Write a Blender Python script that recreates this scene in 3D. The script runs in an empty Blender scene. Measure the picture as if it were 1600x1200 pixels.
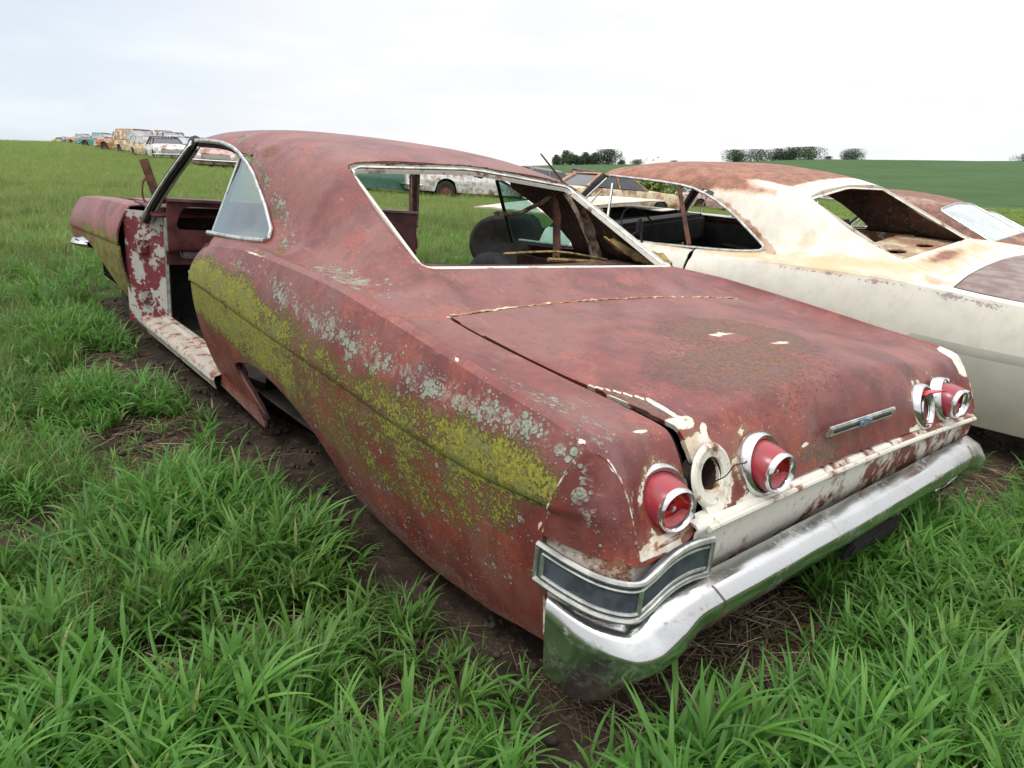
import bpy, bmesh, math, random
import numpy as np
from mathutils import Vector, Matrix, kdtree
from mathutils import noise as mnoise
random.seed(7); np.random.seed(7)
sc = bpy.context.scene
C = sc.collection

# ------------------------------------------------------------------ camera
CAMP = (-1.855, -0.620, 1.25); YAW, PITCH, ROLL, FPX = 0.71976, 0.31097, -0.01062, 1078.05
cy_, sy_ = math.cos(YAW), math.sin(YAW); cp_, sp_ = math.cos(PITCH), math.sin(PITCH)
fwd = Vector((sy_*cp_, cy_*cp_, -sp_)); rgt = Vector((cy_, -sy_, 0)); dwn = fwd.cross(rgt)
cr_, sr_ = math.cos(ROLL), math.sin(ROLL)
r2 = cr_*rgt+sr_*dwn; d2 = -sr_*rgt+cr_*dwn
cd = bpy.data.cameras.new('camera'); cam = bpy.data.objects.new('camera', cd); C.objects.link(cam)
cd.sensor_width = 36; cd.lens = FPX/1600*36; cd.clip_end = 5000; cd.clip_start = 0.05
m = Matrix((r2, -d2, -fwd)).transposed().to_4x4(); m.translation = CAMP
cam.matrix_world = m; sc.camera = cam

# ------------------------------------------------------------------ exposure
sc.view_settings.view_transform = 'Standard'; sc.view_settings.look = 'None'
sc.view_settings.exposure = 0.46; sc.view_settings.gamma = 1
SUN_EL, SUN_AZ = math.radians(58), math.radians(250)   # azimuth clockwise from +y

# ------------------------------------------------------------------ node helper
class N:
    """thin wrapper so that node maths can be written as expressions"""
    def __init__(s, nt, so): s.nt = nt; s.s = so
    def _m(s, op, *a, clamp=False):
        n = s.nt.nodes.new('ShaderNodeMath'); n.operation = op; n.use_clamp = clamp
        for i, v in enumerate((s,)+a):
            if isinstance(v, N): s.nt.links.new(v.s, n.inputs[i])
            else: n.inputs[i].default_value = v
        return N(s.nt, n.outputs[0])
    def __add__(s, o): return s._m('ADD', o)
    __radd__ = __add__
    def __mul__(s, o): return s._m('MULTIPLY', o)
    __rmul__ = __mul__
    def __sub__(s, o): return s._m('SUBTRACT', o)
    def __rsub__(s, o): return (s*-1.0)+o
    def __truediv__(s, o): return s._m('DIVIDE', o)
    def ss(s, a, b):                       # smoothstep a..b
        n = s.nt.nodes.new('ShaderNodeMapRange'); n.interpolation_type = 'SMOOTHSTEP'
        s.nt.links.new(s.s, n.inputs[0]); n.inputs[1].default_value = a; n.inputs[2].default_value = b
        return N(s.nt, n.outputs[0])
    def clamp(s): return s._m('ADD', 0.0, clamp=True)
    def min(s, o): return s._m('MINIMUM', o)
    def max(s, o): return s._m('MAXIMUM', o)
    def abs(s): return s._m('ABSOLUTE')
class Mat:
    def __init__(s, name):
        s.m = bpy.data.materials.new(name); s.m.use_nodes = True; s.nt = s.m.node_tree
        s.b = s.nt.nodes['Principled BSDF']; s.out = s.nt.nodes['Material Output']
        s.tc = s.nt.nodes.new('ShaderNodeTexCoord'); s.vec = s.tc.outputs['Object']
    def noise(s, scale, detail=4, rough=.55, vec=None, dist=0.0, col=False):
        n = s.nt.nodes.new('ShaderNodeTexNoise'); n.inputs['Scale'].default_value = scale
        n.inputs['Detail'].default_value = detail; n.inputs['Roughness'].default_value = rough
        n.inputs['Distortion'].default_value = dist
        s.nt.links.new(vec or s.vec, n.inputs['Vector']); return n.outputs['Color'] if col else N(s.nt, n.outputs[0])
    def vor(s, scale, feat='F1', vec=None, rnd=1.0):
        n = s.nt.nodes.new('ShaderNodeTexVoronoi'); n.feature = feat; n.inputs['Scale'].default_value = scale
        n.inputs['Randomness'].default_value = rnd
        s.nt.links.new(vec or s.vec, n.inputs['Vector']); return N(s.nt, n.outputs['Distance'])
    def map(s, sx=1, sy=1, sz=1, rot=(0, 0, 0), loc=(0, 0, 0)):
        n = s.nt.nodes.new('ShaderNodeMapping'); n.inputs['Scale'].default_value = (sx, sy, sz)
        n.inputs['Rotation'].default_value = rot; n.inputs['Location'].default_value = loc
        s.nt.links.new(s.vec, n.inputs['Vector']); return n.outputs[0]
    def xyz(s):
        n = s.nt.nodes.new('ShaderNodeSeparateXYZ'); s.nt.links.new(s.vec, n.inputs[0]); return [N(s.nt, o) for o in n.outputs]
    def attr(s, name='mask'):
        n = s.nt.nodes.new('ShaderNodeAttribute'); n.attribute_name = name
        q = s.nt.nodes.new('ShaderNodeSeparateColor'); s.nt.links.new(n.outputs['Color'], q.inputs[0])
        return [N(s.nt, o) for o in q.outputs]+[N(s.nt, n.outputs['Alpha'])]
    def mix(s, f, a, b):
        n = s.nt.nodes.new('ShaderNodeMix'); n.data_type = 'RGBA'
        for i, v in ((0, f), (6, a), (7, b)):
            if isinstance(v, N): s.nt.links.new(v.s, n.inputs[i])
            elif isinstance(v, (int, float)): n.inputs[i].default_value = v
            elif isinstance(v, (tuple, list)): n.inputs[i].default_value = (*v[:3], 1)
            else: s.nt.links.new(v, n.inputs[i])
        return n.outputs[2]
    def put(s, name, v):
        i = s.b.inputs[name]
        if isinstance(v, N): s.nt.links.new(v.s, i)
        elif isinstance(v, (tuple, list)): i.default_value = (*v[:3], 1)
        elif isinstance(v, (int, float)): i.default_value = v
        else: s.nt.links.new(v, i)
        return s
    def bump(s, h, dist=.004, strength=1.0):
        n = s.nt.nodes.new('ShaderNodeBump'); n.inputs['Distance'].default_value = dist; n.inputs['Strength'].default_value = strength
        s.nt.links.new(h.s, n.inputs['Height']); s.nt.links.new(n.outputs[0], s.b.inputs['Normal']); return s
def simple(name, col, rough=.6, metal=0.0, var=.25, scale=12, bump=0.0, spec=.4, col2=None, t=(.42, .62)):
    M = Mat(name); n = M.noise(scale, 6)
    c2 = col2 or tuple(c*(1-var) for c in col)
    M.put('Base Color', M.mix(n.ss(*t), col, c2)); M.put('Roughness', rough); M.put('Metallic', metal)
    M.put('Specular IOR Level', spec)
    if bump: M.bump(M.noise(scale*6, 5), bump)
    return M.m

# ------------------------------------------------------------------ world
w = bpy.data.worlds.new('World'); sc.world = w; w.use_nodes = True; nt = w.node_tree
bg = nt.nodes['Background']; bg.inputs[1].default_value = 1.0
sky = nt.nodes.new('ShaderNodeTexSky'); sky.sky_type = 'NISHITA'; sky.sun_disc = False
sky.sun_elevation = SUN_EL; sky.sun_rotation = SUN_AZ; sky.air_density = 1.0; sky.dust_density = 1.5
WM = Mat.__new__(Mat); WM.nt = nt; WM.tc = nt.nodes.new('ShaderNodeTexCoord'); WM.vec = WM.tc.outputs['Generated']
v_ = WM.map(1, 1, 3.2)
n1 = WM.noise(1.7, 6, .55, vec=v_); n2 = WM.noise(4.5, 5, .5, vec=WM.map(1, 1, 4.5, loc=(3, 1, 0)))
X, Y, Z = WM.xyz()
# the overcast is thinner towards the left of the view (azimuth about 5 degrees, low)
side = (Y*0.99+X*-0.12).ss(.80, 1.0)
cloud = WM.mix((n2*.55+n1*.45).ss(.38, .62), (.80, .80, .81), (.71, .72, .745))
cloud = WM.mix(side*.62, cloud, (.58, .665, .77))
cloud = WM.mix(Z.ss(.22, .85), cloud, (1.50, 1.50, 1.53))            # an overcast sky is brightest overhead
mul = nt.nodes.new('ShaderNodeVectorMath'); mul.operation = 'SCALE'; mul.inputs[3].default_value = .11
nt.links.new(sky.outputs[0], mul.inputs[0])
thin = (side*.35*n1.ss(.40, .62))
col = WM.mix(thin, cloud, mul.outputs[0])
nt.links.new(col, bg.inputs[0]); bg.inputs[1].default_value = .98
sun = bpy.data.lights.new('sun', 'SUN'); sun.energy = 1.1; sun.angle = math.radians(14); sun.color = (1, .97, .92)
so = bpy.data.objects.new('sun', sun); C.objects.link(so)
sd = Vector((math.sin(SUN_AZ)*math.cos(SUN_EL), math.cos(SUN_AZ)*math.cos(SUN_EL), math.sin(SUN_EL)))
so.rotation_euler = sd.to_track_quat('Z', 'Y').to_euler(); so.location = (0, 0, 30)

# ------------------------------------------------------------------ mesh helpers
def tag(o, label=None, cat=None, group=None, kind=None):
    for k, v in (('label', label), ('category', cat), ('group', group), ('kind', kind)):
        if v: o[k] = v
    return o
def mk(name, V, F, mats, parent=None, smooth=True, angle=None, mi=None):
    me = bpy.data.meshes.new(name); me.from_pydata([tuple(map(float, v)) for v in V], [], [tuple(int(i) for i in f) for f in F])
    for m_ in (mats if isinstance(mats, (list, tuple)) else [mats]): me.materials.append(m_)
    if smooth: me.polygons.foreach_set('use_smooth', [True]*len(me.polygons))
    if mi is not None: me.polygons.foreach_set('material_index', mi)
    if angle is not None: me.set_sharp_from_angle(angle=math.radians(angle))
    me.update()
    o = bpy.data.objects.new(name, me); C.objects.link(o)
    if parent: o.parent = parent
    return o
def empty(name, mw, label=None, cat=None, group=None):
    o = bpy.data.objects.new(name, None); C.objects.link(o); o.empty_display_size = .3
    o.matrix_world = mw; return tag(o, label, cat, group)
class MB:
    """collects shapes into one mesh"""
    def __init__(s): s.V = []; s.F = []; s.mi = []
    def add(s, V, F, mi=0):
        b = len(s.V); s.V += [tuple(v) for v in V]; s.F += [tuple(i+b for i in f) for f in F]; s.mi += [mi]*len(F); return s
    def box(s, c, d, rot=None, mi=0, bev=0.0):
        x, y, z = [q/2 for q in d]
        if bev:
            V = []
            b = min(bev, x*.9, y*.9, z*.9)
            bm = bmesh.new(); bmesh.ops.create_cube(bm, size=1)
            for v in bm.verts: v.co = Vector((v.co.x*d[0], v.co.y*d[1], v.co.z*d[2]))
            bmesh.ops.bevel(bm, geom=bm.edges[:], offset=b, segments=2, affect='EDGES')
            bm.verts.index_update(); V = [v.co.copy() for v in bm.verts]; F = [[v.index for v in f.verts] for f in bm.faces]; bm.free()
        else:
            V = [Vector((a*x, e*y, g*z)) for a in (-1, 1) for e in (-1, 1) for g in (-1, 1)]
            F = [(0, 1, 3, 2), (4, 6, 7, 5), (0, 4, 5, 1), (2, 3, 7, 6), (0, 2, 6, 4), (1, 5, 7, 3)]
        if rot is not None: V = [rot@v for v in V]
        return s.add([v+Vector(c) for v in V], F, mi)
    def tube(s, P, r, n=8, mi=0, closed=False, flat=1.0, up=(0, 0, 1), caps=True):
        P = [Vector(p) for p in P]; L = len(P); V = []; up = Vector(up)
        for i, p in enumerate(P):
            if closed: t = P[(i+1) % L]-P[i-1]
            else: t = P[min(i+1, L-1)]-P[max(i-1, 0)]
            t = t.normalized() if t.length > 1e-9 else Vector((1, 0, 0))
            a = t.cross(up); a = a.normalized() if a.length > 1e-6 else t.orthogonal().normalized()
            b = t.cross(a)
            rr = r[i] if isinstance(r, (list, tuple)) else r
            for k in range(n):
                q = 2*math.pi*k/n; V.append(p+a*math.cos(q)*rr+b*math.sin(q)*rr*flat)
        F = []
        for i in range(L if closed else L-1):
            j = (i+1) % L
            for k in range(n): F.append((i*n+k, i*n+(k+1) % n, j*n+(k+1) % n, j*n+k))
        if not closed and caps: F += [tuple(range(n))[::-1], tuple((L-1)*n+k for k in range(n))]
        return s.add(V, F, mi)
    def lathe(s, prof, c, axis=(0, 0, 1), n=24, mi=0, sq=1.0, cap=False):
        ax = Vector(axis).normalized(); R = ax.to_track_quat('Z', 'X').to_matrix(); V = []
        for (r, h) in prof:
            for k in range(n):
                q = 2*math.pi*k/n; V.append(R@Vector((r*math.cos(q)*sq, r*math.sin(q), h))+Vector(c))
        F = [(i*n+k, i*n+(k+1) % n, (i+1)*n+(k+1) % n, (i+1)*n+k) for i in range(len(prof)-1) for k in range(n)]
        if cap: F.append(tuple((len(prof)-1)*n+k for k in range(n)))
        return s.add(V, F, mi)
    def grid(s, rows, mi=0, flip=False):
        a = len(rows); b = len(rows[0]); V = [p for r in rows for p in r]
        F = [(i*b+j, i*b+j+1, (i+1)*b+j+1, (i+1)*b+j) for i in range(a-1) for j in range(b-1)]
        if flip: F = [f[::-1] for f in F]
        return s.add(V, F, mi)
    def build(s, name, mats, parent=None, smooth=True, angle=35):
        return mk(name, s.V, s.F, mats, parent, smooth, angle, s.mi if isinstance(mats, (list, tuple)) else None)
def solid(o, t, off=-1, inner=None):
    me = o.data; bm = bmesh.new(); bm.from_mesh(me)
    for e in bm.edges:
        if e.is_boundary: e.smooth = False
    bm.to_mesh(me); bm.free()
    md = o.modifiers.new('thick', 'SOLIDIFY'); md.thickness = t; md.offset = off; md.use_even_offset = False
    if inner is not None: md.material_offset = inner; md.material_offset_rim = 0
    return o
def pchip(x, y, xi):
    x = np.asarray(x, float); y = np.asarray(y, float); h = np.diff(x); d = np.diff(y, axis=0)/h.reshape(-1, *[1]*(y.ndim-1))
    m_ = np.zeros_like(y)
    for k in range(1, len(x)-1):
        w1 = 2*h[k]+h[k-1]; w2 = h[k]+2*h[k-1]
        with np.errstate(all='ignore'):
            hm = (w1+w2)/(w1/d[k-1]+w2/d[k])
        m_[k] = np.where(d[k-1]*d[k] > 0, np.nan_to_num(hm), 0)
    m_[0] = d[0]; m_[-1] = d[-1]
    xi = np.clip(np.asarray(xi, float), x[0], x[-1])
    k = np.clip(np.searchsorted(x, xi, 'right')-1, 0, len(x)-2)
    sh = xi.shape+(1,)*(y.ndim-1); hk = h[k].reshape(sh); t = ((xi-x[k])/h[k]).reshape(sh)
    return (2*t**3-3*t**2+1)*y[k]+(t**3-2*t**2+t)*hk*m_[k]+(-2*t**3+3*t**2)*y[k+1]+(t**3-t**2)*hk*m_[k+1]
def cr(P, n):                                   # Catmull-Rom through P along axis 0, n samples per span
    P = np.asarray(P, float); L = len(P); out = []
    E_ = np.concatenate([[2*P[0]-P[1]], P, [2*P[-1]-P[-2]]])
    for i in range(L-1):
        a, b, c, d = E_[i:i+4]
        for t in np.linspace(0, 1, n, endpoint=False):
            out.append(.5*((2*b)+(-a+c)*t+(2*a-5*b+4*c-d)*t*t+(-a+3*b-3*c+d)*t**3))
    out.append(P[-1]); return np.array(out)
def chaikin(P, it=2, closed=True):
    P = [np.array(p, float) for p in P]
    for _ in range(it):
        Q = []
        L = len(P)
        for i in range(L if closed else L-1):
            a, b = P[i], P[(i+1) % L]; Q += [a*.78+b*.22, a*.22+b*.78]
        if not closed: Q = [P[0]]+Q[1:-1]+[P[-1]]
        P = Q
    return np.array(P)
def sdpoly(X_, Y_, P):                          # signed distance, negative inside
    P = np.asarray(P); X_ = np.asarray(X_); Y_ = np.asarray(Y_)
    d = np.full(X_.shape, 1e9); ins = np.zeros(X_.shape, bool); L = len(P)
    for i in range(L):
        ax, ay = P[i]; bx, by = P[(i+1) % L]; ex, ey = bx-ax, by-ay
        t = np.clip(((X_-ax)*ex+(Y_-ay)*ey)/(ex*ex+ey*ey+1e-12), 0, 1)
        d = np.minimum(d, (X_-ax-t*ex)**2+(Y_-ay-t*ey)**2)
        c = (ay > Y_) != (by > Y_)
        with np.errstate(all='ignore'): ins ^= c & (X_ < (bx-ax)*(Y_-ay)/(by-ay+1e-15)+ax)
    return np.where(ins, -np.sqrt(d), np.sqrt(d))
def clip(V, F, s):                              # keep the part of the mesh where s > 0
    V = [np.asarray(v, float) for v in V]; s = np.asarray(s); out = []; new = {}; nv = list(V)
    for f in F:
        pos = [s[i] > 0 for i in f]
        if all(pos): out.append(tuple(f)); continue
        if not any(pos): continue
        q = []
        for a in range(len(f)):
            i, j = f[a], f[(a+1) % len(f)]
            if s[i] > 0: q.append(i)
            if (s[i] > 0) != (s[j] > 0):
                k = (min(i, j), max(i, j))
                if k not in new:
                    t = s[i]/(s[i]-s[j]); new[k] = len(nv); nv.append(V[i]+(V[j]-V[i])*t)
                q.append(new[k])
        if len(q) > 2: out.append(tuple(q))
    used = sorted({i for f in out for i in f}); mp = {i: k for k, i in enumerate(used)}
    return [nv[i] for i in used], [tuple(mp[i] for i in f) for f in out]
def vmask(o, fn):
    me = o.data; a = me.color_attributes.new('mask', 'FLOAT_COLOR', 'POINT')
    co = np.empty(len(me.vertices)*3); me.vertices.foreach_get('co', co); co = co.reshape(-1, 3)
    a.data.foreach_set('color', np.clip(fn(co), 0, 1).astype(np.float32).ravel()); return o

# ------------------------------------------------------------------ ground height
AZ = [-180, -90, 0, 6, 16, 36, 51, 65, 76, 100, 180]
RR = [0, 6, 12, 28, 50, 80, 120, 200, 400, 700, 1500]
TAB = {-180: [.10, .10, .1, .1, .1, .1, .1, .1, .1, .1, .1], -90: [.10, .2, .5, 1, 1.6, 2, 2.4, 3, 3, 2, 0],
       0:  [.10, .20, .36, .86, 1.55, 2.35, 3.15, 4.35, 3.6, 2, -5], 6:  [.10, .20, .34, .8, 1.45, 2.2, 2.98, 4.35, 3.6, 2, -5],
       16: [.10, .18, .28, .64, 1.15, 1.75, 2.5, 4.3, 3.0, 1, -5], 36: [.10, .12, .10, -.05, -.35, -.8, -1.3, -1.8, -1.8, -4, -12],
       51: [.10, .03, -.10, -.65, -1.35, -2.0, -2.7, -2.9, .4, -.5, -8], 65: [.10, -.04, -.25, -1.1, -2.2, -3.2, -3.8, -3.0, 3.85, 4.5, -4],
       76: [.10, -.08, -.3, -1.2, -2.4, -3.4, -4.0, -3.0, 3.6, 4.2, -4], 100: [.10, -.08, -.3, -1.2, -2.4, -3.4, -4, -3, 2, 4, -4], 180: [.10, .10, .1, .1, .1, .1, .1, .1, .1, .1, .1]}
TT = np.array([TAB[a] for a in AZ], float)
def gh0(x, y):
    x = np.asarray(x, float); y = np.asarray(y, float)
    dx, dy = x-CAMP[0], y-CAMP[1]; r = np.hypot(dx, dy); az = np.degrees(np.arctan2(dx, dy))
    i = np.clip(np.searchsorted(AZ, az, 'right')-1, 0, len(AZ)-2); A0 = np.array(AZ)[i]; A1 = np.array(AZ)[i+1]
    t = (az-A0)/(A1-A0); t = t*t*(3-2*t)
    j = np.clip(np.searchsorted(RR, r, 'right')-1, 0, len(RR)-2); R0 = np.array(RR)[j]; R1 = np.array(RR)[j+1]
    q = np.clip((r-R0)/(R1-R0), 0, 1)
    f = lambda ii: TT[ii, j]*(1-q)+TT[ii, j+1]*q
    far = f(i)*(1-t)+f(i+1)*t
    near = .02-.079*x+.0205*y                 # plane under the two nearest cars
    near = np.where(x > 1, near+.043*(x-1), near)
    k = np.clip((r-5.0)/9.0, 0, 1); k = k*k*(3-2*k)
    return near*(1-k)+far*k
def gh(x, y):
    x = np.asarray(x, float); y = np.asarray(y, float)
    n = .02*np.sin(2.1*x+.7*y)+.015*np.sin(3.7*y-1.3*x+1)+.012*np.sin(6.1*x+2.2)*np.sin(5.3*y)
    return gh0(x, y)+n
CX, CY_ = CAMP[0], CAMP[1]
def pol(az, r): a = math.radians(az); return CX+math.sin(a)*r, CY_+math.cos(a)*r

# ------------------------------------------------------------------ paints and metals
def rusty_paint():
    M = Mat('weathered_maroon_paint'); ye, gr, wh, br = M.attr()
    big = M.noise(2.6, 5, .6); med = M.noise(9, 6, .62); fine = M.noise(55, 5, .65); vf = M.noise(190, 3, .6)
    cloudy = M.noise(5.5, 4, .5, vec=M.map(1, 1, 1, loc=(4, 2, 7)))
    c = M.mix(med.ss(.36, .66), (.180, .036, .028), (.110, .027, .026))
    c = M.mix((big*.8+fine*.2).ss(.44, .58)*.7, c, (.205, .082, .068))                    # chalky mauve areas
    c = M.mix((cloudy*.75+fine*.25).ss(.53, .60)*.6, c, (.265, .062, .038))                   # orange-red where the paint is thin
    c = M.mix(M.noise(7, 4, .6, vec=M.map(1, 1, 1, loc=(9, 9, 1))).ss(.56, .70)*.35, c, (.19, .11, .115))
    st = M.noise(40, 4, .7, vec=M.map(1, .25, 1))
    c = M.mix(st.ss(.60, .72)*.35, c, (.33, .19, .17))
    scr = M.noise(70, 3, .6, vec=M.map(1, .10, .5, rot=(0, 0, .35))); c = M.mix(scr.ss(.68, .72)*.5, c, (.33, .22, .20))
    run = M.noise(34, 5, .65, vec=M.map(1, 1, .10)); c = M.mix(run.ss(.52, .66)*.45, c, (.095, .034, .030))
    pit = M.vor(120); c = M.mix(pit.ss(.17, .12)*med.ss(.46, .58)*.85, c, (.075, .035, .028))
    pit2 = M.vor(75, vec=M.map(loc=(5, 1, 2))); c = M.mix(pit2.ss(.12, .085)*cloudy.ss(.50, .60)*.9, c, (.50, .42, .36))
    # brown surface rust, speckled at its edge
    sp = (br*1.0+fine*.85+vf*.6+med*.3).ss(1.23, 1.36)
    rc = M.mix(M.noise(80, 4).ss(.4, .6), (.105, .055, .042), (.205, .088, .045))
    rc = M.mix(med.ss(.4, .6)*.55, rc, (.13, .085, .080))
    c = M.mix(sp, c, rc)
    tiny = (vf*.55+fine*.45).ss(.585, .64)*(med.ss(.48, .62))*.55
    c = M.mix(tiny, c, (.15, .065, .035))
    # primer laid bare, with a rusty rim
    edge = (wh*1.0+med*.7+fine*.35)
    rim = edge.ss(.86, .93); pr = edge.ss(.95, .985)
    c = M.mix(rim*.8, c, (.20, .095, .045))
    pc_ = M.mix(M.noise(14, 5).ss(.45, .62), (.66, .63, .55), (.50, .42, .30))
    pc_ = M.mix(M.noise(30, 5).ss(.60, .68), pc_, (.30, .13, .05))
    c = M.mix(pr, c, pc_)
    # grey lichen rosettes
    vv = M.vor(42, vec=M.map(1, 1, 1)); vb = M.vor(19, vec=M.map(1, 1, 1, loc=(2, 3, 1))); v3 = M.vor(95)
    gmask = ((gr*.62-vv).ss(.03, .12)).max((gr*.50-vb).ss(.02, .08)).max((gr*.66-v3).ss(.06, .16))
    gmask = gmask*M.noise(13, 4, .6).ss(.43, .55)*(fine*.6+vf*.4).ss(.36, .50)
    gc = M.mix(fine.ss(.38, .62), (.335, .37, .315), (.19, .225, .165))
    c = M.mix(gmask*.95, c, gc)
    gm2 = (gr*.40+fine*.75+vf*.4+cloudy*.35).ss(1.10, 1.20)*.5
    c = M.mix(gm2, c, (.30, .30, .235))
    # yellow-green lichen crust
    cl = M.noise(30, 6, .75); cl2 = M.noise(105, 4, .75); blot = M.noise(7, 3, .5, vec=M.map(1, 1, 1.5, loc=(1, 5, 2)))
    ym = (ye*.60+cl*.62+cl2*.95+blot*.70).ss(1.50, 1.62)
    yc = M.mix(cl2.ss(.40, .66), (.135, .130, .020), (.27, .255, .022))
    yc = M.mix(M.noise(16, 4).ss(.46, .62)*.65, yc, (.125, .135, .045))
    film = (ye*.8+blot*.8+cl*.3).ss(.80, 1.35)*.75
    c = M.mix(film, c, (.125, .095, .03))
    c = M.mix(ym, c, yc)
    M.put('Base Color', c)
    rough = (med*.18+.40)+sp*.35+pr*.3+ym*.4+gmask*.4
    M.put('Roughness', (rough-.04).clamp()); M.put('Specular IOR Level', .5)
    h = (ym*(cl2*.9+.6)*.9)+(gmask*(fine+.3)*.8)+(sp*fine*.5)+(vf*.10)-(pr*.18)
    M.bump(h, .0045, .9)
    return M.m
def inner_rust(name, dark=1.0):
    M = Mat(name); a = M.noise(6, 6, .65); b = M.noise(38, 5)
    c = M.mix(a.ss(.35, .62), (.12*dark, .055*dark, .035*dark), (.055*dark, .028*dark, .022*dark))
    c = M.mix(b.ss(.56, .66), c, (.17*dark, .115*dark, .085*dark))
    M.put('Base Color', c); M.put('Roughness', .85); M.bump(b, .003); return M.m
def chrome_mat(name='worn_chrome', pit=.5, base_r=.14):
    M = Mat(name); a = M.noise(7, 6, .6); b = M.noise(60, 5, .7); s_ = M.noise(18, 5, .6, vec=M.map(.3, 1, 2))
    dull = (a*.6+b*.4).ss(.50, .66)
    rust = (s_*.75+b*.35).ss(.66, .76)*pit
    c = M.mix(dull*.75, (.60, .61, .61), (.36, .355, .33)); c = M.mix(rust, c, (.22, .14, .09))
    M.put('Base Color', c); M.put('Metallic', (.97-rust*.9-dull*.25).clamp()); M.put('Roughness', (dull*.28+rust*.4+base_r).clamp())
    M.bump((a*.7+b*.3), .0012, .6); return M.m
MAROON = rusty_paint()
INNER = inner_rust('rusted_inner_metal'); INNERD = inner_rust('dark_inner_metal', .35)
CHROME = chrome_mat(); CHROME2 = chrome_mat('rust_streaked_chrome', .95, .15)
TRIM = simple('dull_trim_metal', (.62, .63, .60), .32, .9, .35, 25)
CREAM = None
def flaked(name, top, under, th=(.48, .53), scale=9, rust=(.24, .10, .04), ra=.6, rough=.6, loc=(0, 0, 0), gx=0.0):
    """flaking paint: top coat with patches of under coat, rust along the edges"""
    M = Mat(name); a = M.noise(scale, 8, .65, vec=M.map(loc=loc)); b = M.noise(scale*6, 5)
    e = a*.8+b*.2
    if gx: e = e+M.xyz()[0].ss(-.25, .55)*gx
    c = M.mix(e.ss(th[0]-.05, th[0]), top, rust) if ra else None
    c = M.mix(e.ss(th[0]-.06, th[0]-.01)*ra, top, rust)
    c = M.mix(e.ss(*th), c, under)
    c = M.mix(b.ss(.62, .70)*.4, c, rust)
    M.put('Base Color', c); M.put('Roughness', rough); M.put('Specular IOR Level', .35); M.bump(b+e.ss(*th)*.6, .0015); return M.m
CREAM = flaked('cream_primer', (.62, .60, .52), (.22, .10, .07), (.60, .63), 11)
PILLARP = flaked('flaking_maroon_door_pillar', (.14, .022, .032), (.37, .355, .325), (.49, .52), 9, (.15, .05, .03), .3, .45)
DASHP = simple('faded_maroon_dash', (.12, .035, .035), .5, 0, .5, 9, .002)
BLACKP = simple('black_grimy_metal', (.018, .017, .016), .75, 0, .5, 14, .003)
VOID = simple('underbody_shade_black', (.0075, .007, .0065), .98, 0, .3, 14, spec=.03)  # near-black colour paints in the shade of wheel houses and underbody
DARK = simple('dark_brown_floor', (.03, .024, .02), .9, 0, .5, 9, .004)  # plain dark brown floor colour
RUBBER = simple('perished_rubber', (.030, .030, .030), .85, 0, .4, 30, .002)
RUSTM = simple('brown_rust', (.17, .075, .04), .85, 0, .6, 20, .003, col2=(.085, .045, .035))
FELT = simple('rotten_headliner_felt', (.36, .29, .22), .95, 0, .6, 30, .006, col2=(.16, .09, .065))
FOAM = simple('crumbling_yellow_insulation', (.34, .25, .10), .95, 0, .5, 25, .008, col2=(.14, .09, .05))
BLUEGREY = simple('faded_blue_black_trim_insert', (.055, .068, .085), .5, 0, .4, 30)
BOWBLUE = simple('faded_blue_emblem', (.16, .26, .36), .4, .2, .3, 60)
DUSTY = flaked('dusty_beige_sill', (.40, .365, .31), (.20, .06, .055), (.56, .60), 13)
def glass_mat(name, col=(.75, .86, .83), dirt=.35, dcol=(.42, .45, .43), rough=.05, sheen=.0):
    M = Mat(name); nt = M.nt
    a = M.noise(5, 5, .6); b = M.noise(60, 4)
    tr = nt.nodes.new('ShaderNodeBsdfTransparent'); tr.inputs[0].default_value = (*col, 1)
    gl = nt.nodes.new('ShaderNodeBsdfGlossy'); gl.inputs['Roughness'].default_value = rough; gl.inputs[0].default_value = (.95, .97, 1, 1)
    df = nt.nodes.new('ShaderNodeBsdfDiffuse'); df.inputs[0].default_value = (*dcol, 1)
    fr = nt.nodes.new('ShaderNodeFresnel'); fr.inputs[0].default_value = 1.52
    ge = nt.nodes.new('ShaderNodeNewGeometry'); f2 = ((N(nt, fr.outputs[0])*1.6+sheen)*(1.0-N(nt, ge.outputs['Backfacing']))).clamp()
    m1 = nt.nodes.new('ShaderNodeMixShader'); nt.links.new(f2.s, m1.inputs[0]); nt.links.new(tr.outputs[0], m1.inputs[1]); nt.links.new(gl.outputs[0], m1.inputs[2])
    m2 = nt.nodes.new('ShaderNodeMixShader'); d = ((a*.93+b*.07).ss(.25, .8)*dirt); nt.links.new(d.s, m2.inputs[0])
    nt.links.new(m1.outputs[0], m2.inputs[1]); nt.links.new(df.outputs[0], m2.inputs[2]); nt.links.new(m2.outputs[0], M.out.inputs[0])
    return M.m
GLASS = glass_mat('dusty_green_glass', dirt=.42, dcol=(.20, .27, .29), sheen=.06)
GLASSC = glass_mat('clear_green_glass', col=(.62, .80, .76), dirt=.16, dcol=(.42, .50, .48), sheen=.0)
GLASS2 = glass_mat('dirty_pale_rear_glass', dirt=.95, dcol=(.52, .57, .55), sheen=.25, rough=.15)
def red_lens():
    M = Mat('faded_red_lens'); a = M.noise(30, 4); X_, Y_, Z_ = M.xyz()
    M.put('Base Color', M.mix(a.ss(.4, .65), (.30, .022, .032), (.23, .030, .045))); M.put('Roughness', .28)
    M.put('Specular IOR Level', .5); M.put('Coat Weight', .25); M.put('Coat Roughness', .3); return M.m
def red_face():
    M = Mat('bright_red_reflector'); a = M.noise(60, 4)
    M.put('Base Color', M.mix(a.ss(.4, .6), (.50, .006, .014), (.26, .002, .012))); M.put('Roughness', .12); M.put('Coat Weight', .6)
    M.bump(a, .0006); return M.m
LENS = red_lens(); REDFACE = red_face()

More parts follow.
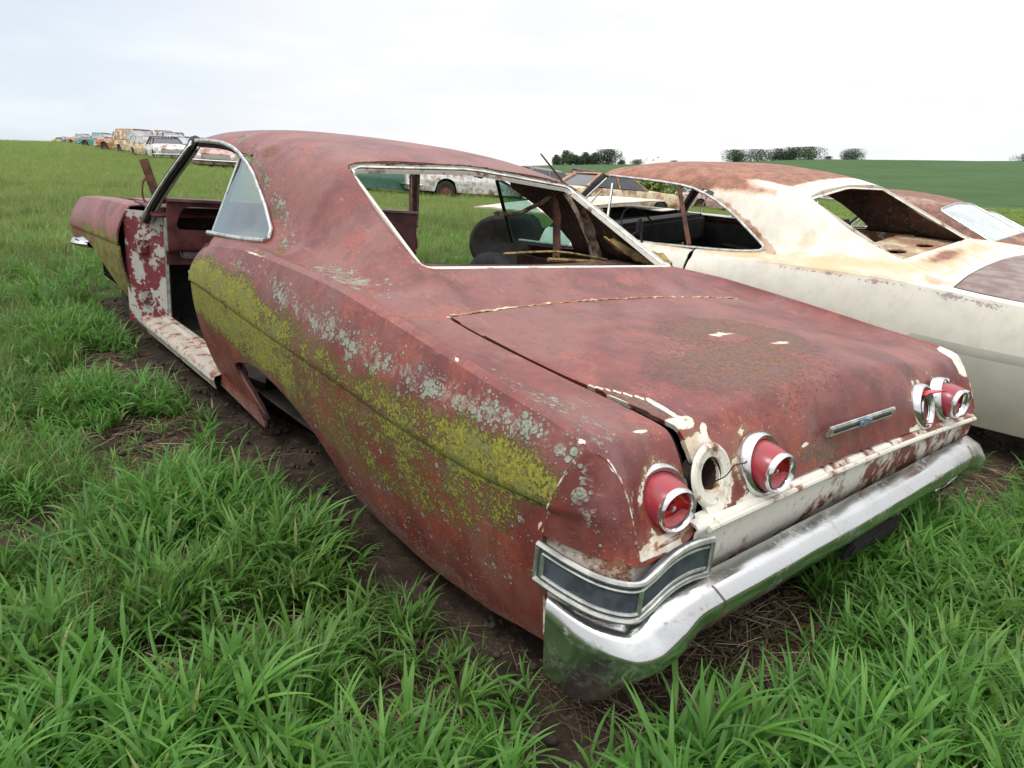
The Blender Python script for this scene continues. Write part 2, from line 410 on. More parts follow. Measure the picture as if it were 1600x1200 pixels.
# ------------------------------------------------------------------ fastback body shape (car frame: y forward from the tail, x right, z up)
# stations from the bottom of the tail face, over the deck and roof, to the windscreen header; 8 points centre -> crest
ST = [
 [(0,.075,.635),(.35,.075,.63),(.70,.075,.602),(.76,.07,.588),(.82,.065,.585),(.87,.062,.583),(.895,.06,.583),(.907,.06,.583)],
 [(0,.098,.71),(.35,.10,.705),(.70,.122,.68),(.76,.122,.67),(.83,.118,.665),(.875,.105,.66),(.90,.09,.66),(.912,.085,.66)],
 [(0,.135,.785),(.35,.14,.778),(.70,.158,.745),(.76,.158,.745),(.83,.15,.748),(.88,.14,.745),(.902,.125,.735),(.916,.118,.728)],
 [(0,.18,.829),(.35,.18,.820),(.70,.192,.779),(.76,.19,.779),(.83,.19,.785),(.885,.18,.788),(.92,.165,.782),(.937,.152,.772)],
 [(0,.25,.840),(.35,.25,.830),(.70,.25,.788),(.76,.25,.79),(.83,.27,.797),(.885,.255,.805),(.93,.22,.803),(.957,.18,.797)],
 [(0,.55,.862),(.35,.54,.852),(.705,.50,.812),(.765,.50,.813),(.83,.50,.817),(.885,.50,.825),(.93,.50,.838),(.957,.50,.845)],
 [(0,.97,.888),(.35,.965,.885),(.735,.945,.868),(.78,.96,.866),(.83,.98,.866),(.88,1.0,.874),(.925,1.0,.893),(.953,1.0,.905)],
 [(0,1.22,.966),(.33,1.22,.966),(.64,1.22,.961),(.71,1.22,.935),(.78,1.22,.912),(.85,1.22,.905),(.91,1.22,.915),(.950,1.22,.926)],
 [(0,1.55,1.142),(.30,1.55,1.138),(.612,1.55,1.10),(.685,1.55,1.045),(.765,1.55,.965),(.84,1.55,.935),(.90,1.55,.932),(.945,1.55,.938)],
 [(0,1.90,1.312),(.30,1.89,1.305),(.588,1.88,1.272),(.675,1.88,1.20),(.762,1.88,1.06),(.825,1.90,.970),(.885,1.90,.943),(.940,1.90,.945)],
 [(0,2.30,1.388),(.30,2.30,1.384),(.55,2.30,1.358),(.685,2.30,1.298),(.765,2.30,1.165),(.838,2.30,.985),(.88,2.28,.945),(.938,2.25,.925)],
 [(0,2.80,1.425),(.30,2.80,1.42),(.55,2.80,1.40),(.695,2.80,1.34),(.785,2.80,1.15),(.86,2.75,.965),(.90,2.70,.925),(.94,2.70,.865)],
 [(0,3.25,1.422),(.30,3.22,1.417),(.55,3.17,1.395),(.692,3.12,1.345),(.782,3.10,1.15),(.86,3.0,.965),(.90,3.0,.925),(.94,3.0,.86)],
 [(0,3.60,1.385),(.30,3.56,1.38),(.55,3.50,1.362),(.680,3.44,1.333),(.775,3.38,1.15),(.86,3.3,.965),(.90,3.3,.925),(.94,3.3,.86)]]
ST = np.array(ST, float)
def _ridge(S):                                  # add a rounded shoulder: crest point, then a lower and wider last point
    out = []
    for i, r in enumerate(S):
        a, b = r[-2], r[-1].copy()
        if i < 4: out.append(np.vstack([r[:-1], (a+b)/2, b])); continue
        k = .5 if i == 4 else 1.0
        top = b+np.array([-.017*k, .0, .001*k]); mid = b+np.array([-.005*k, 0, -.002*k]); low = b+np.array([.004*k, 0, -.011*k])
        out.append(np.vstack([r[:-1], top, low]))
    return np.array(out)
ST = _ridge(ST)
class Shape:
    """one fastback body: T is the top skin grid; yr remaps the length so that other cars differ"""
    def __init__(s, yr=None, nv=11, nx=5, zadd=None, xs=1.0):
        S = ST.copy()
        if yr is not None: S[:, :, 1] = pchip(yr[0], yr[1], S[:, :, 1])
        if zadd is not None: S[:, :, 2] += np.interp(S[:, :, 1], zadd[0], zadd[1])
        S[:, :, 0] *= xs
        full = np.concatenate([S[:, :0:-1]*[-1, 1, 1], S], axis=1)
        kn = np.concatenate([[0], np.cumsum(np.linalg.norm(np.diff(S[:, 2], axis=0), axis=1))])
        s.kn = kn; dens = []
        for i in range(len(kn)-1): dens += list(np.linspace(kn[i], kn[i+1], max(3, int((kn[i+1]-kn[i])/(.165/nv))+1), endpoint=False))
        s.w = np.array(dens+[kn[-1]])
        A = pchip(kn, full, s.w)                                             # nw x 15 x 3
        ch = np.concatenate([[0], np.cumsum(np.linalg.norm(np.diff(A, axis=1), axis=2).mean(axis=0))])
        cs = []
        for i in range(len(ch)-1): cs += list(np.linspace(ch[i], ch[i+1], max(2, int((ch[i+1]-ch[i])*nx/.075)+1), endpoint=False))
        B = pchip(ch, A.transpose(1, 0, 2), cs+[ch[-1]]).transpose(1, 0, 2)
        s.T = B; s.W = np.repeat(s.w[:, None], B.shape[1], 1)
        s.lidw = kn[6]+.005
        s.V = B.reshape(-1, 3); s.Wf = s.W.reshape(-1)
        nw, nc = B.shape[:2]; s.nw, s.nc = nw, nc
        s.F = [(i*nc+j, i*nc+j+1, (i+1)*nc+j+1, (i+1)*nc+j) for i in range(nw-1) for j in range(nc-1)]
        s.kd = kdtree.KDTree(len(s.V)); s.ks = kdtree.KDTree(len(s.V)); s.keep = []
        for i, v in enumerate(s.V):
            s.kd.insert((v[0], v[1], 0 if s.Wf[i] > kn[4] else 9), i); s.ks.insert((v[1], v[2], 0 if v[0] > .60 and s.Wf[i] > kn[5] else 9), i)
        s.kd.balance(); s.ks.balance()
        e = B[s.w >= s.kn[4]-1e-6, -1]; o_ = np.argsort(e[:, 1]); s.ey, s.ex, s.ez = e[o_, 1], e[o_, 0], e[o_, 2]
    def _fit(s, hits, a, b, c, q):
        P = np.array([s.V[i] for (_, i, _) in hits]); M_ = np.column_stack([(P[:, a]-q[0])*15, (P[:, b]-q[1])*15, np.ones(len(P))])
        return float(np.linalg.lstsq(M_, P[:, c], rcond=.06)[0][2])
    def z(s, x, y): return s._fit(s.kd.find_n((x, y, 0), 10), 0, 1, 2, (x, y))
    def x(s, y, z): return s._fit(s.ks.find_n((y, z, 0), 10), 1, 2, 0, (y, z))
    def crest(s, w): return pchip(s.kn, s.T[[np.argmin(abs(s.w-k)) for k in s.kn], -1], [w])[0]
RED = Shape(nv=13, nx=7)

# flank: x as a function of height, crest -> crease -> sill
CREST_Y = [.18, .42, .6, .75, 1.0, 1.3, 1.65, 1.95, 2.1, 2.47, 2.7, 3.85, 4.5, 5.3]
CREST_Z = [.7915, .824, .844, .861, .892, .918, .927, .934, .926, .882, .876, .951, .945, .905]
CREASE_Y = [.18, .5, .75, 1.0, 1.34, 1.7, 2.1, 2.48, 3.85, 5.3]
CREASE_Z = [.655, .635, .638, .652, .672, .692, .720, .742, .735, .70]
LEDGE = [.993]
def flank_x(y, z, zc, zk, xc):
    """half width at height z"""
    up = np.clip((zc-z)/np.maximum(zc-zk, 1e-6), 0, 1)
    xu = xc+(1.003-xc)*(1-(1-up)**2.1)
    dn = np.clip((zk-z)/.42, 0, 1)
    xl = LEDGE[0]-.11*dn**1.7
    return np.where(z > zk, xu, xl)
def flank(y0, y1, side, sh=None, n=None, zlow=.27, crest=None, xcrest=None, seam=False, yr=None, zl=None):
    """grid of a body side between y0 and y1; returns two pieces (above and below the crease) so that the crease stays sharp"""
    n = n or int((y1-y0)/.014); out = []
    ys = np.linspace(y0, y1, n)
    ym = ys if yr is None else pchip(yr[1], yr[0], ys)
    zc = pchip(CREST_Y, CREST_Z, ym) if crest is None else crest(ys); zk = pchip(CREASE_Y, CREASE_Z, ym)
    xc = np.array([xcrest(a) for a in ys])
    lo = np.full(n, zlow) if zl is None else np.interp(ys, *zl)
    for a, b, m_ in ((zc, zk, 16), (zk-.001, lo, 26)):
        rows = []
        for t in np.linspace(0, 1, m_):
            z = a+(b-a)*t
            yy = ys.copy()
            if seam:                                                    # rear edge leans with the tail seam
                fr = np.clip((.5-ys)/.32, 0, 1); yy = ys+fr*.06*np.clip((.797-z)/.2, 0, 1)
            zz = np.clip(z, None, zc-1e-5)
            x = flank_x(yy, zz, zc, zk, xc)
            if m_ == 16 and t == 0: x = xc
            if m_ == 26 and t < .06: x = x+0
            rows.append(np.column_stack([x*side, yy, z]))
        out.append(rows)
    return out
def grid_vf(rows, flip=False):
    a, b = len(rows), len(rows[0]); V = np.concatenate([np.asarray(r) for r in rows])
    F = [(i*b+j, i*b+j+1, (i+1)*b+j+1, (i+1)*b+j) for i in range(a-1) for j in range(b-1)]
    if flip: F = [f[::-1] for f in F]
    return V, F
ARCH = chaikin([(2.09, .455), (2.05, .495), (1.83, .540), (1.60, .518), (1.46, .478), (1.38, .448), (1.31, .405), (1.22, .33), (1.16, .1), (1.955, .1), (1.95, .25), (2.00, .34)], 1)
QW = chaikin([(1.995, .962), (2.195, 1.115), (2.43, 1.225), (2.66, 1.298), (2.86, 1.324), (3.05, 1.332), (3.30, 1.338), (4.2, 1.345), (4.2, .932), (2.56, .932), (2.24, .945)], 1)
GL_ = [(-.640, 1.225), (-.598, 1.87), (0, 1.895), (.598, 1.87), (.640, 1.225)]
def rc(P, r, n=5):                             # round the corners of a closed polygon by radius r
    P = [np.array(p, float) for p in P]; out = []; L = len(P)
    for i in range(L):
        a, b, c = P[i-1], P[i], P[(i+1) % L]; u = (a-b)/np.linalg.norm(a-b); v = (c-b)/np.linalg.norm(c-b)
        rr = min(r, .45*np.linalg.norm(a-b), .45*np.linalg.norm(c-b)); p0, p2 = b+u*rr, b+v*rr
        for t in np.linspace(0, 1, n): out.append((1-t)**2*p0+2*t*(1-t)*b+t*t*p2)
    return np.array(out)
def lid_half(sh, w): return np.interp(w, [0, sh.kn[4], sh.kn[6]], [.705, .703, .735])
def top_skin(sh, parent, paint, inner, maskfn, gaps=True, hole=None, lid_paint=None, yq=0.0, front=3.9, glassy=GL_, qw=QW, jamb=2.475):
    """body top (roof, sail panels, deck surround) and the boot lid cut out of one skin"""
    V, F, x, y, z, w = sh.V, sh.F, sh.V[:, 0], sh.V[:, 1], sh.V[:, 2], sh.Wf
    hw = lid_half(sh, w)
    d = np.minimum(hw-abs(x), sh.lidw-w)
    wid = np.interp(w, [0, sh.kn[2], sh.kn[4], sh.kn[5], sh.kn[6]], [.036, .030, .020, .011, .005])
    inset = np.where(x < 0, wid, .003)
    gpoly = rc(glassy, .055)
    s_glass = sdpoly(x, y, gpoly)
    lat = abs(x)-.62
    s_qw = np.maximum(sdpoly(y, z, qw), -lat)
    s_door = np.where((z < 1.28) & (abs(x) > .6), jamb-y, 1.0)
    s_body = np.minimum.reduce([-d-.003, s_glass, s_qw, s_door])
    bv, bf = clip(V, F, s_body)
    o = mk('body_shell', bv, bf, [paint, inner], parent); vmask(o, maskfn); solid(o, .012, -1, 1)
    s_lid = d-inset
    if hole is not None: s_lid = np.minimum(s_lid, np.where(w < sh.kn[4], np.hypot((x-hole[0]), (z-hole[2]))-.034, 1))
    V2 = V.copy(); V2[:, 2] += np.where(s_lid > 0, .004, 0)
    lv, lf = clip(V2, F, s_lid)
    lid = mk('trunk_lid', lv, lf, [lid_paint or paint, inner], parent); vmask(lid, maskfn); solid(lid, .014, -1, 1)
    return o, lid, gpoly

# ------------------------------------------------------------------ the maroon car
G_ = Matrix(((.99666279, .0229127, .0783473, -.08865653), (-.02123363, .99952809, -.02219762, -.01229324), (-.07881894, .02045995, .99667897, -.11325379), (0, 0, 0, 1)))
red = empty('car_wreck', G_, 'maroon fastback shell with yellow lichen on its side and round red tail lamps', 'car')
def W_(y, tab): return np.interp(y, tab[0], tab[1])
def blob(P, c, r, soft=1.0):
    c = np.array(c); r = np.array(r); return np.clip(1.25-np.linalg.norm((P-c)/r, axis=1)*soft, 0, 1)
def red_mask(P):
    x, y, z = P.T
    zu = np.interp(y, [.1, .4, .7, 1.0, 1.3, 1.6, 1.9, 2.2, 2.5], [.765, .765, .76, .77, .80, .835, .865, .88, .875])
    zl = np.interp(y, [.1, .3, .4, .7, 1.0, 1.3, 1.6, 1.9, 2.2, 2.5], [.60, .55, .46, .36, .34, .38, .47, .51, .55, .56])
    it = np.interp(y, [.1, .3, .5, .7, 1.0, 1.3, 1.6, 1.9, 2.4, 3.8, 4.2, 5.3], [.75, .95, .9, .78, .62, .68, .86, 1.0, 1.05, .55, .7, .35])
    low = np.where(z < np.interp(y, CREASE_Y, CREASE_Z)-.004, np.interp(y, [.2, .4, .8, 1.6, 1.9], [.45, .68, .92, 1.0, 1]), 1)
    inb = np.clip((zu-z)/.10+.45, 0, 1)*np.clip((z-zl)/.14+.35, 0, 1)
    left = (x < -.86)
    ye = inb*it*low*left
    fl = (y > 3.5)
    ye = np.where(fl & left, np.clip((.90-z)/.14, 0, 1)*.74*np.clip((5.35-y)/.6, 0, 1), ye)
    ye = np.maximum(ye, .7*blob(P, (-.97, .22, .62), (.05, .06, .06)))
    gz = zu+.015
    gr = np.clip(1.05-abs(z-gz)/.085, 0, 1)*np.interp(y, [.15, .3, .8, 1.6, 2.0, 2.3], [.7, 1, .9, .95, .6, .1])*left
    gr = np.maximum(gr, .42*left*(z > zl-.1)*(z < zu+.02)*(y < 2.0))
    # sail panel beside the quarter window
    sail = (x < -.5)*(y > 1.2)
    gr = np.maximum(gr, sail*np.clip(1.2-abs(np.hypot(0, y-np.interp(z, [.93, .97, 1.12, 1.22, 1.30, 1.36], [1.80, 1.88, 2.11, 2.33, 2.55, 2.75])))/.13, 0, 1)*.62*(z > .925)*(z < 1.37))
    ye = np.maximum(ye, np.where(sail & (z > .93) & (z < 1.37), .52*np.clip(1.2-abs(y-np.interp(z, [.93, .97, 1.12, 1.22, 1.30, 1.36], [1.80, 1.90, 2.12, 2.34, 2.56, 2.76]))/.12, 0, 1), 0))
    gr = np.maximum(gr, .98*blob(P, (-.84, 1.32, .93), (.11, .38, .06)))
    gr = np.maximum(gr, .85*blob(P, (-.955, .14, .70), (.05, .06, .10)))
    gr = np.maximum(gr, .6*blob(P, (-.85, .34, .80), (.10, .10, .04)))
    sy_m = .18+.06*np.clip((.797-z)/.2, 0, 1.05); capm = (x < -.86) & (y < sy_m-.006) & (z > .575); ye = np.where(capm, 0, ye); gr = np.where(capm, np.maximum(1.3*blob(P, (-.94, .17, .68), (.06, .04, .12)), .35), gr)
    wh = np.zeros(len(P))
    def seg(a, b, r, k=1.0):
        a = np.array(a); b = np.array(b); t = np.clip((P-a)@(b-a)/((b-a)@(b-a)), 0, 1)
        return k*np.clip(1.2-np.linalg.norm(P-a-t[:, None]*(b-a), axis=1)/r, 0, 1)
    L = [((-.70, .43, .807), (-.665, .37, .802), .008), ((-.665, .37, .802), (-.635, .30, .798), .010), ((-.635, .30, .798), (-.645, .22, .788), .012), ((-.68, .20, .778), (-.635, .195, .776), .026), ((-.60, .18, .772), (-.61, .17, .765), .018),
         ((-.67, .15, .745), (-.62, .15, .75), .028), ((-.69, .38, .80), (-.69, .26, .79), .005),
         ((-.56, .08, .61), (-.40, .09, .625), .028), ((-.40, .09, .625), (-.46, .10, .65), .02), ((-.34, .10, .68), (-.27, .10, .70), .010), ((-.27, .10, .70), (-.12, .09, .66), .008),
         ((.52, .12, .69), (.50, .14, .75), .018), ((.36, .09, .63), (.44, .09, .62), .03),
         ((-.945, 2.02, .940), (-.945, 1.74, .938), .008), ((-.95, .615, .853), (-.95, .60, .852), .006),
         ((-.958, .19, .80), (-.99, .25, .60), .006), ((-.93, .15, .78), (-.905, .07, .60), .007),
         ((-.957, .2, .797), (-.76, .2, .78), .004), ((.95, .20, .80), (.93, .15, .76), .06),
         ((-.90, .075, .60), (-.78, .08, .60), .02), ((-.68, .08, .61), (-.66, .10, .66), .02),
         ((-.735, .955, .868), (.735, .955, .868), .008)]
    for l in L: wh = np.maximum(wh, seg(*l))
    d = np.hypot(x+.637, z-.692); wh = np.maximum(wh, np.where(y < .3, np.clip(1.45-d/.070, 0, 1)*(x > -.9), 0))
    for cx, r in ((-.783, .075), (-.47, .072), (.637, .07), (.47, .07)):
        d = np.hypot(x-cx, z-(.664 if cx < -.7 else .69)); wh = np.maximum(wh, np.where(y < .3, .42*np.clip(1.4-abs(d-.074)/.02, 0, 1), 0))
    br = .95*blob(P, (.03, .50, .87), (.33, .24, .3))
    inner = blob(P, (-.02, .50, .87), (.15, .10, .3)); br = br*(1-inner*.75)
    wh = np.maximum(wh, .50*blob(P, (-.03, .52, .87), (.13, .035, .3)))
    wh = np.maximum(wh, .48*blob(P, (.10, .40, .87), (.12, .025, .3)))
    br = np.maximum(br, .54*blob(P, (-.22, .32, .84), (.50, .30, .3)))
    br = np.maximum(br, .62*blob(P, (-.66, .31, .80), (.06, .14, .06)))
    br = np.maximum(br, .72*blob(P, (-.20, .10, .67), (.16, .06, .05)))
    br = np.maximum(br, .55*blob(P, (-.38, .17, .78), (.12, .05, .04)))
    br = np.maximum(br, .55*blob(P, (-.10, .17, .80), (.10, .05, .04)))
    br = np.maximum(br, .55*blob(P, (.48, .17, .78), (.06, .08, .05)))
    br = np.maximum(br, .60*blob(P, (-.60, 1.12, .935), (.02, .07, .06)))
    br = np.maximum(br, .62*blob(P, (-.69, 2.35, 1.30), (.05, .10, .08)))
    low2 = np.clip((.36-z)/.08, 0, 1)*.45*(abs(x) > .8); br = np.maximum(br, low2)
    return np.column_stack([ye, gr, wh, br])
body, lid, gpoly = top_skin(RED, red, MAROON, INNER, red_mask, hole=(-.637, 0, .692))
crx0 = lambda a: float(pchip([.18, .5, 1, 1.5, 1.9, 2.3, 2.8, 3.85, 4.6, 5.3], [.959, .961, .957, .950, .944, .942, .943, .93, .93, .925], [a])[0])
crx = lambda a: float(np.interp(a, RED.ey, RED.ex)) if a < 2.6 else crx0(a)
red_crest = lambda q: np.interp(q, RED.ey, RED.ez)
def red_flank(side, y0, y1, name, cuts, seam=False, zl=.27, crestfn=None, zlt=None):
    mb = MB()
    for rows in flank(y0, y1, side, zlow=zl, xcrest=crx, seam=seam, crest=crestfn, zl=zlt):
        V, F = grid_vf(rows, flip=side > 0)
        for s_ in cuts: V, F = clip(V, F, s_(np.array(V)))
        mb.add(V, F)
    o = mb.build(name, [MAROON, INNER], red, angle=None); vmask(o, red_mask); solid(o, .010, -1, 1)
    return o
lowtab = ([.18, .33, .46, .76, 1.05, 1.25, 1.8, 2.47], [.300, .280, .255, .222, .238, .275, .225, .272])
arch_cut = lambda P: sdpoly(P[:, 1], P[:, 2], ARCH)
for sd_ in (-1, 1): red_flank(sd_, .18, 2.475, 'quarter_panel', [arch_cut], seam=True, zlt=lowtab, crestfn=red_crest)
# tail caps: side face between the seam and the rear face edge
edge = RED.T[:np.argmin(abs(RED.w-RED.kn[4]))+1, -1]
for sd_ in (-1, 1):
    rows = []
    n = len(edge); top = edge[-1]
    for t in np.linspace(0, 1, 9):
        r = []
        for i, e in enumerate(edge):
            k = i/(n-1); zz = .59+(top[2]-.59)*k
            sx = float(flank_x(np.array([.2]), np.array([min(zz, .791)]), .7915, .655, .959)[0])
            sy = .18+.06*min(max((.797-zz)/.2, 0), 1.05)
            seam_p = np.array([sx, sy, zz])
            q = seam_p*(1-t)+e*t; bul = math.sin(math.pi*t)*.012*(1-k*.8); q = q+np.array([bul, -bul*.6, 0]); q[0] *= sd_; r.append(q)
        rows.append(r)
    mb = MB(); mb.grid(rows, flip=sd_ < 0); o = mb.build('tail_cap', [MAROON, INNER], red, angle=None); vmask(o, red_mask); solid(o, .006, -1, 1)
SEAMM = flaked('flaked_seam_edge', (.60, .55, .47), (.16, .05, .04), (.46, .50), 30)
for sd_ in (-1, 1):
    q = []
    for zz in np.linspace(.592, .788, 16):
        sx = float(flank_x(np.array([.2]), np.array([zz]), .7915, .655, .959)[0]); q.append(Vector((sd_*(sx-.0005), .18+.06*min(max((.797-zz)/.2, 0), 1.05), zz)))
    def _crumb(P, r0, r1, nm):
        Q = []
        for a, b in zip(P[:-1], P[1:]):
            for k in range(3): Q.append(a.lerp(b, k/3))
        mb = MB(); mb.tube(Q, [random.uniform(r0, r1) for _ in Q], 6); mb.build(nm, SEAMM, red)
    _crumb(q, .0008, .0028, 'panel_seam'); _crumb([Vector((sd_*(e[0]-.0005), e[1]-.0005, e[2])) for e in edge[::3]], .0005, .0022, 'panel_seam')
# front fenders
FARCH = chaikin([(3.86, .10), (3.92, .35), (4.05, .42), (4.25, .48), (4.50, .60), (4.78, .67), (5.0, .67), (5.15, .64), (5.5, .62), (5.5, .1)], 1)
fcut = lambda P: sdpoly(P[:, 1], P[:, 2], FARCH)
fz = lambda a: pchip([3.8, 3.95, 4.5, 5.1, 5.34], [.952, .960, .950, .928, .908], a)
for sd_ in (-1, 1):
    f_ = red_flank(sd_, 3.84, 5.34, 'front_fender', [fcut], crestfn=fz, zl=.24)
    # top of the fender rolling over to the bonnet
    rows = []
    for t, dx, dz in ((0, 0, 0), (.2, -.012, .007), (.5, -.06, .012), (.8, -.12, .010), (1, -.17, .003)):
        rows.append([(sd_*(crx(a)+dx), a+.0, float(fz([a])[0])+dz) for a in np.linspace(3.84, 5.34, 60)])
    mb = MB(); mb.grid(rows, flip=sd_ < 0); o = mb.build('fender_top', [MAROON, INNER], f_); vmask(o, red_mask); solid(o, .006, -1, 1)
rows = [[(xx, a, float(np.interp(a, [4.0, 4.6, 5.2, 5.36], [.985, .975, .94, .90]))+.02*math.cos(xx*2.0)-.012) for a in np.linspace(4.02, 5.36, 40)] for xx in np.linspace(-.745, .745, 40)]
mb = MB(); mb.grid(rows, flip=True); o = mb.build('hood', [MAROON, INNER], red); vmask(o, red_mask); solid(o, .01, -1, 1)
mb = MB(); mb.grid([[(xx, a, zz+.012*math.cos(xx*1.7)) for a, zz in ((3.62, .925), (3.70, .962), (3.86, .978), (4.01, .98))] for xx in np.linspace(-.86, .86, 30)], flip=True)
o = mb.build('cowl', DASHP, red); solid(o, .01)
# front end: grille shell, bumper tip
mb = MB(); mb.box((0, 5.36, .72), (1.80, .05, .30), bev=.01); mb.build('grille', BLACKP, red)
P_ = [(-.90, 5.14, .60), (-.955, 5.22, .60), (-.955, 5.33, .60), (-.90, 5.42, .60), (-.6, 5.47, .59), (0, 5.49, .59), (.6, 5.47, .59), (.90, 5.42, .60), (.955, 5.24, .60)]
mb = MB(); mb.tube(cr(P_, 6), .055, 10, flat=.5, up=(0, 0, 1)); mb.build('front_bumper', CHROME2, red)
# inner structure: firewall, floor, parcel shelf, seat pan, wheel houses
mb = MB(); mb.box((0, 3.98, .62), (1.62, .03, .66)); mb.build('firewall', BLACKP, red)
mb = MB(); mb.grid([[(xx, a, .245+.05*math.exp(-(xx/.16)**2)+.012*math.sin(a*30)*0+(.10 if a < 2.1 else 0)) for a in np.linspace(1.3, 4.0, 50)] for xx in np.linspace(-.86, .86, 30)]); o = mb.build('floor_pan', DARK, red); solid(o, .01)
mb = MB(); mb.grid([[(xx, a, .935-.03*math.cos(xx*2)+(a-1.25)*.02) for a in np.linspace(1.235, 1.62, 12)] for xx in np.linspace(-.70, .70, 20)]); o = mb.build('parcel_shelf', INNER, red); solid(o, .01)
mb = MB(); mb.box((0, 1.66, .66), (1.40, .03, .52)); mb.build('seat_bulkhead', INNERD, red)
for sd_ in (-1, 1):
    rows = []
    for t in np.linspace(.0, math.pi, 18):
        yy = 1.62+.50*math.cos(t); zz = .25+.41*math.sin(t)
        rows.append([(sd_*xx, yy, zz) for xx in (.60, .75, .825)])
    mb = MB(); mb.grid(rows); mb.add([r[0] for r in rows]+[(sd_*.60, 1.62, .2)], [(i, i+1, len(rows)) for i in range(len(rows)-1)])
    o = mb.build('wheel_house', VOID, red); solid(o, .005)  # painted near-black so the arch interior reads as shaded
    # inner quarter panel seen through the openings
    rows = [[(sd_*(float(np.interp(z_, [.3, .92], [.86, .80]))), a, z_) for a in np.linspace(1.30, 2.46, 30)] for z_ in np.linspace(.56, .875, 8)]
    V, F = grid_vf(rows); V, F = clip(V, F, np.minimum(sdpoly(V[:, 1], V[:, 2], rc([(2.05, .55), (2.34, .55), (2.34, .80), (2.0, .80)], .06)), np.hypot(V[:, 1]-1.85, V[:, 2]-.70)-.07))
    o = mk('inner_quarter_panel', V, F, [INNER if sd_ < 0 else DASHP], red); solid(o, .008)
    # door shut face, closing the front edge of the quarter panel
    ys = 2.468; zc = np.linspace(.30, .905, 24)
    xo = flank_x(np.full(24, ys), zc, .906, .742, .938)-.006
    mb = MB(); mb.grid([[(sd_*(a-.004), ys, b) for a, b in zip(xo, zc)], [(sd_*(a-.03), ys-.012, b) for a, b in zip(xo, zc)], [(sd_*(a-.11), ys-.014, b) for a, b in zip(xo, zc)], [(sd_*.80, ys-.03, b) for b in zc]], flip=sd_ < 0)
    mb.build('door_shut_face', MAROON if sd_ > 0 else DASHP, red)
    # sill
    prof = [(.905, .262), (.918, .300), (.912, .318), (.885, .326), (.83, .328), (.815, .340), (.785, .340), (.775, .25)]
    mb = MB(); mb.grid([[(sd_*(a+(.0 if yy < 3.7 else -.01)), yy, b+.010*(yy-2.5)) for yy in np.linspace(2.46, 3.90, 24)] for a, b in prof], flip=sd_ > 0); o = mb.build('door_sill', DUSTY, red, angle=25); solid(o, .004)
    mb = MB(); mb.tube([(sd_*.919, yy, .300+.010*(yy-2.5)) for yy in np.linspace(2.47, 3.88, 16)], .007, 8); mb.build('sill_trim', TRIM, o)
    # windscreen pillar with drip channel
    A = [(sd_*.655, 3.51, 1.338), (sd_*.69, 3.45, 1.30), (sd_*.775, 3.575, 1.13), (sd_*.845, 3.68, .97), (sd_*.868, 3.73, .89)]
    mb = MB(); mb.tube(cr(A, 6), .026, 8, flat=1.3, up=(0, 1, 0)); mb.build('windscreen_pillar', BLACKP if sd_ < 0 else RUSTM, red)
    mb = MB(); mb.tube(cr([(sd_*(abs(a[0])+.022), a[1]-.025, a[2]) for a in A], 6), .009, 6); mb.tube(cr([(sd_*(abs(a[0])-.02), a[1]-.02, a[2]-.01) for a in A], 6), .010, 6); mb.build('pillar_trim', TRIM, red)
    # hinge pillar
    rows = [[(sd_*xx, 3.86-.20*((.95-xx)/.17), z_) for xx in np.linspace(.95, .78, 12)] for z_ in np.linspace(.30, .94, 30)]
    mb = MB(); mb.grid(rows, flip=sd_ > 0)
    for z_ in (.46, .74): mb.box((sd_*.885, 3.765, z_), (.045, .05, .075), bev=.008)
    o = mb.build('hinge_pillar', PILLARP, red); solid(o, .01, 0)
    mb = MB(); mb.tube([(sd_*.785, 3.655, z_) for z_ in (.31, .6, .94)], .012, 6); mb.build('door_seal', TRIM, red)
    # fender inner lip; near-black sheet paints in the shade of the gap
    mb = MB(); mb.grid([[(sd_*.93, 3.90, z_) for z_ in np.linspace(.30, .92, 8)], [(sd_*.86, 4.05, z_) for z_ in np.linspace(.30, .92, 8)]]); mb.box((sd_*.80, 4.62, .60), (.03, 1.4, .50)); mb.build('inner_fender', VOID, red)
# dashboard
mb = MB()
outer = rc([(-.79, .66), (.79, .66), (.82, .98), (-.82, .98)], .05); 
rows = [[(xx, 3.56+(.05 if z_ < .74 else 0), z_) for xx in np.linspace(-.80, .80, 110)] for z_ in np.linspace(.66, 1.01, 30)]
V, F = grid_vf(rows)
holes = np.minimum.reduce([sdpoly(V[:, 0], V[:, 2], rc([(-.765, .86), (-.20, .85), (-.16, .985), (-.72, .985)], .045)), sdpoly(V[:, 0], V[:, 2], rc([(.12, .82), (.62, .82), (.62, .93), (.12, .93)], .03)), sdpoly(V[:, 0], V[:, 2], rc([(-.12, .80), (.06, .80), (.06, .90), (-.12, .90)], .02))])
V, F = clip(V, F, holes); dash = mk('dashboard', V, F, DASHP, red); solid(dash, .012, 0)
mb = MB(); mb.grid([[(xx, yy, z_) for yy, z_ in ((3.56, 1.005), (3.53, 1.012), (3.54, 1.026), (3.60, 1.030), (3.75, .995))] for xx in np.linspace(-.80, .80, 20)], flip=True); o = mb.build('dash_top_pad', DASHP, dash); solid(o, .01)
mb = MB(); mb.box((0, 3.90, .84), (1.56, .02, .30)); mb.build('dash_cavity', INNERD, dash)
P_ = rc([(-.72, .70), (-.30, .70), (-.30, .755), (-.74, .755)], .015)
mb = MB(); mb.tube([(a, 3.592, b) for a, b in P_], .004, 6, closed=True, up=(0, 1, 0)); mb.box((-.515, 3.60, .728), (.40, .008, .045)); mb.build('switch_panel', TRIM, dash)
mb = MB(); mb.tube([(-.62, 3.60, .63), (-.60, 3.55, .60), (-.55, 3.52, .60)], .006, 6); mb.lathe([(0, .0), (.013, .002), (.014, .012), (0, .016)], (-.68, 3.60, .62), (0, -1, 0), 12); mb.build('brake_release_knob', CREAM, dash)
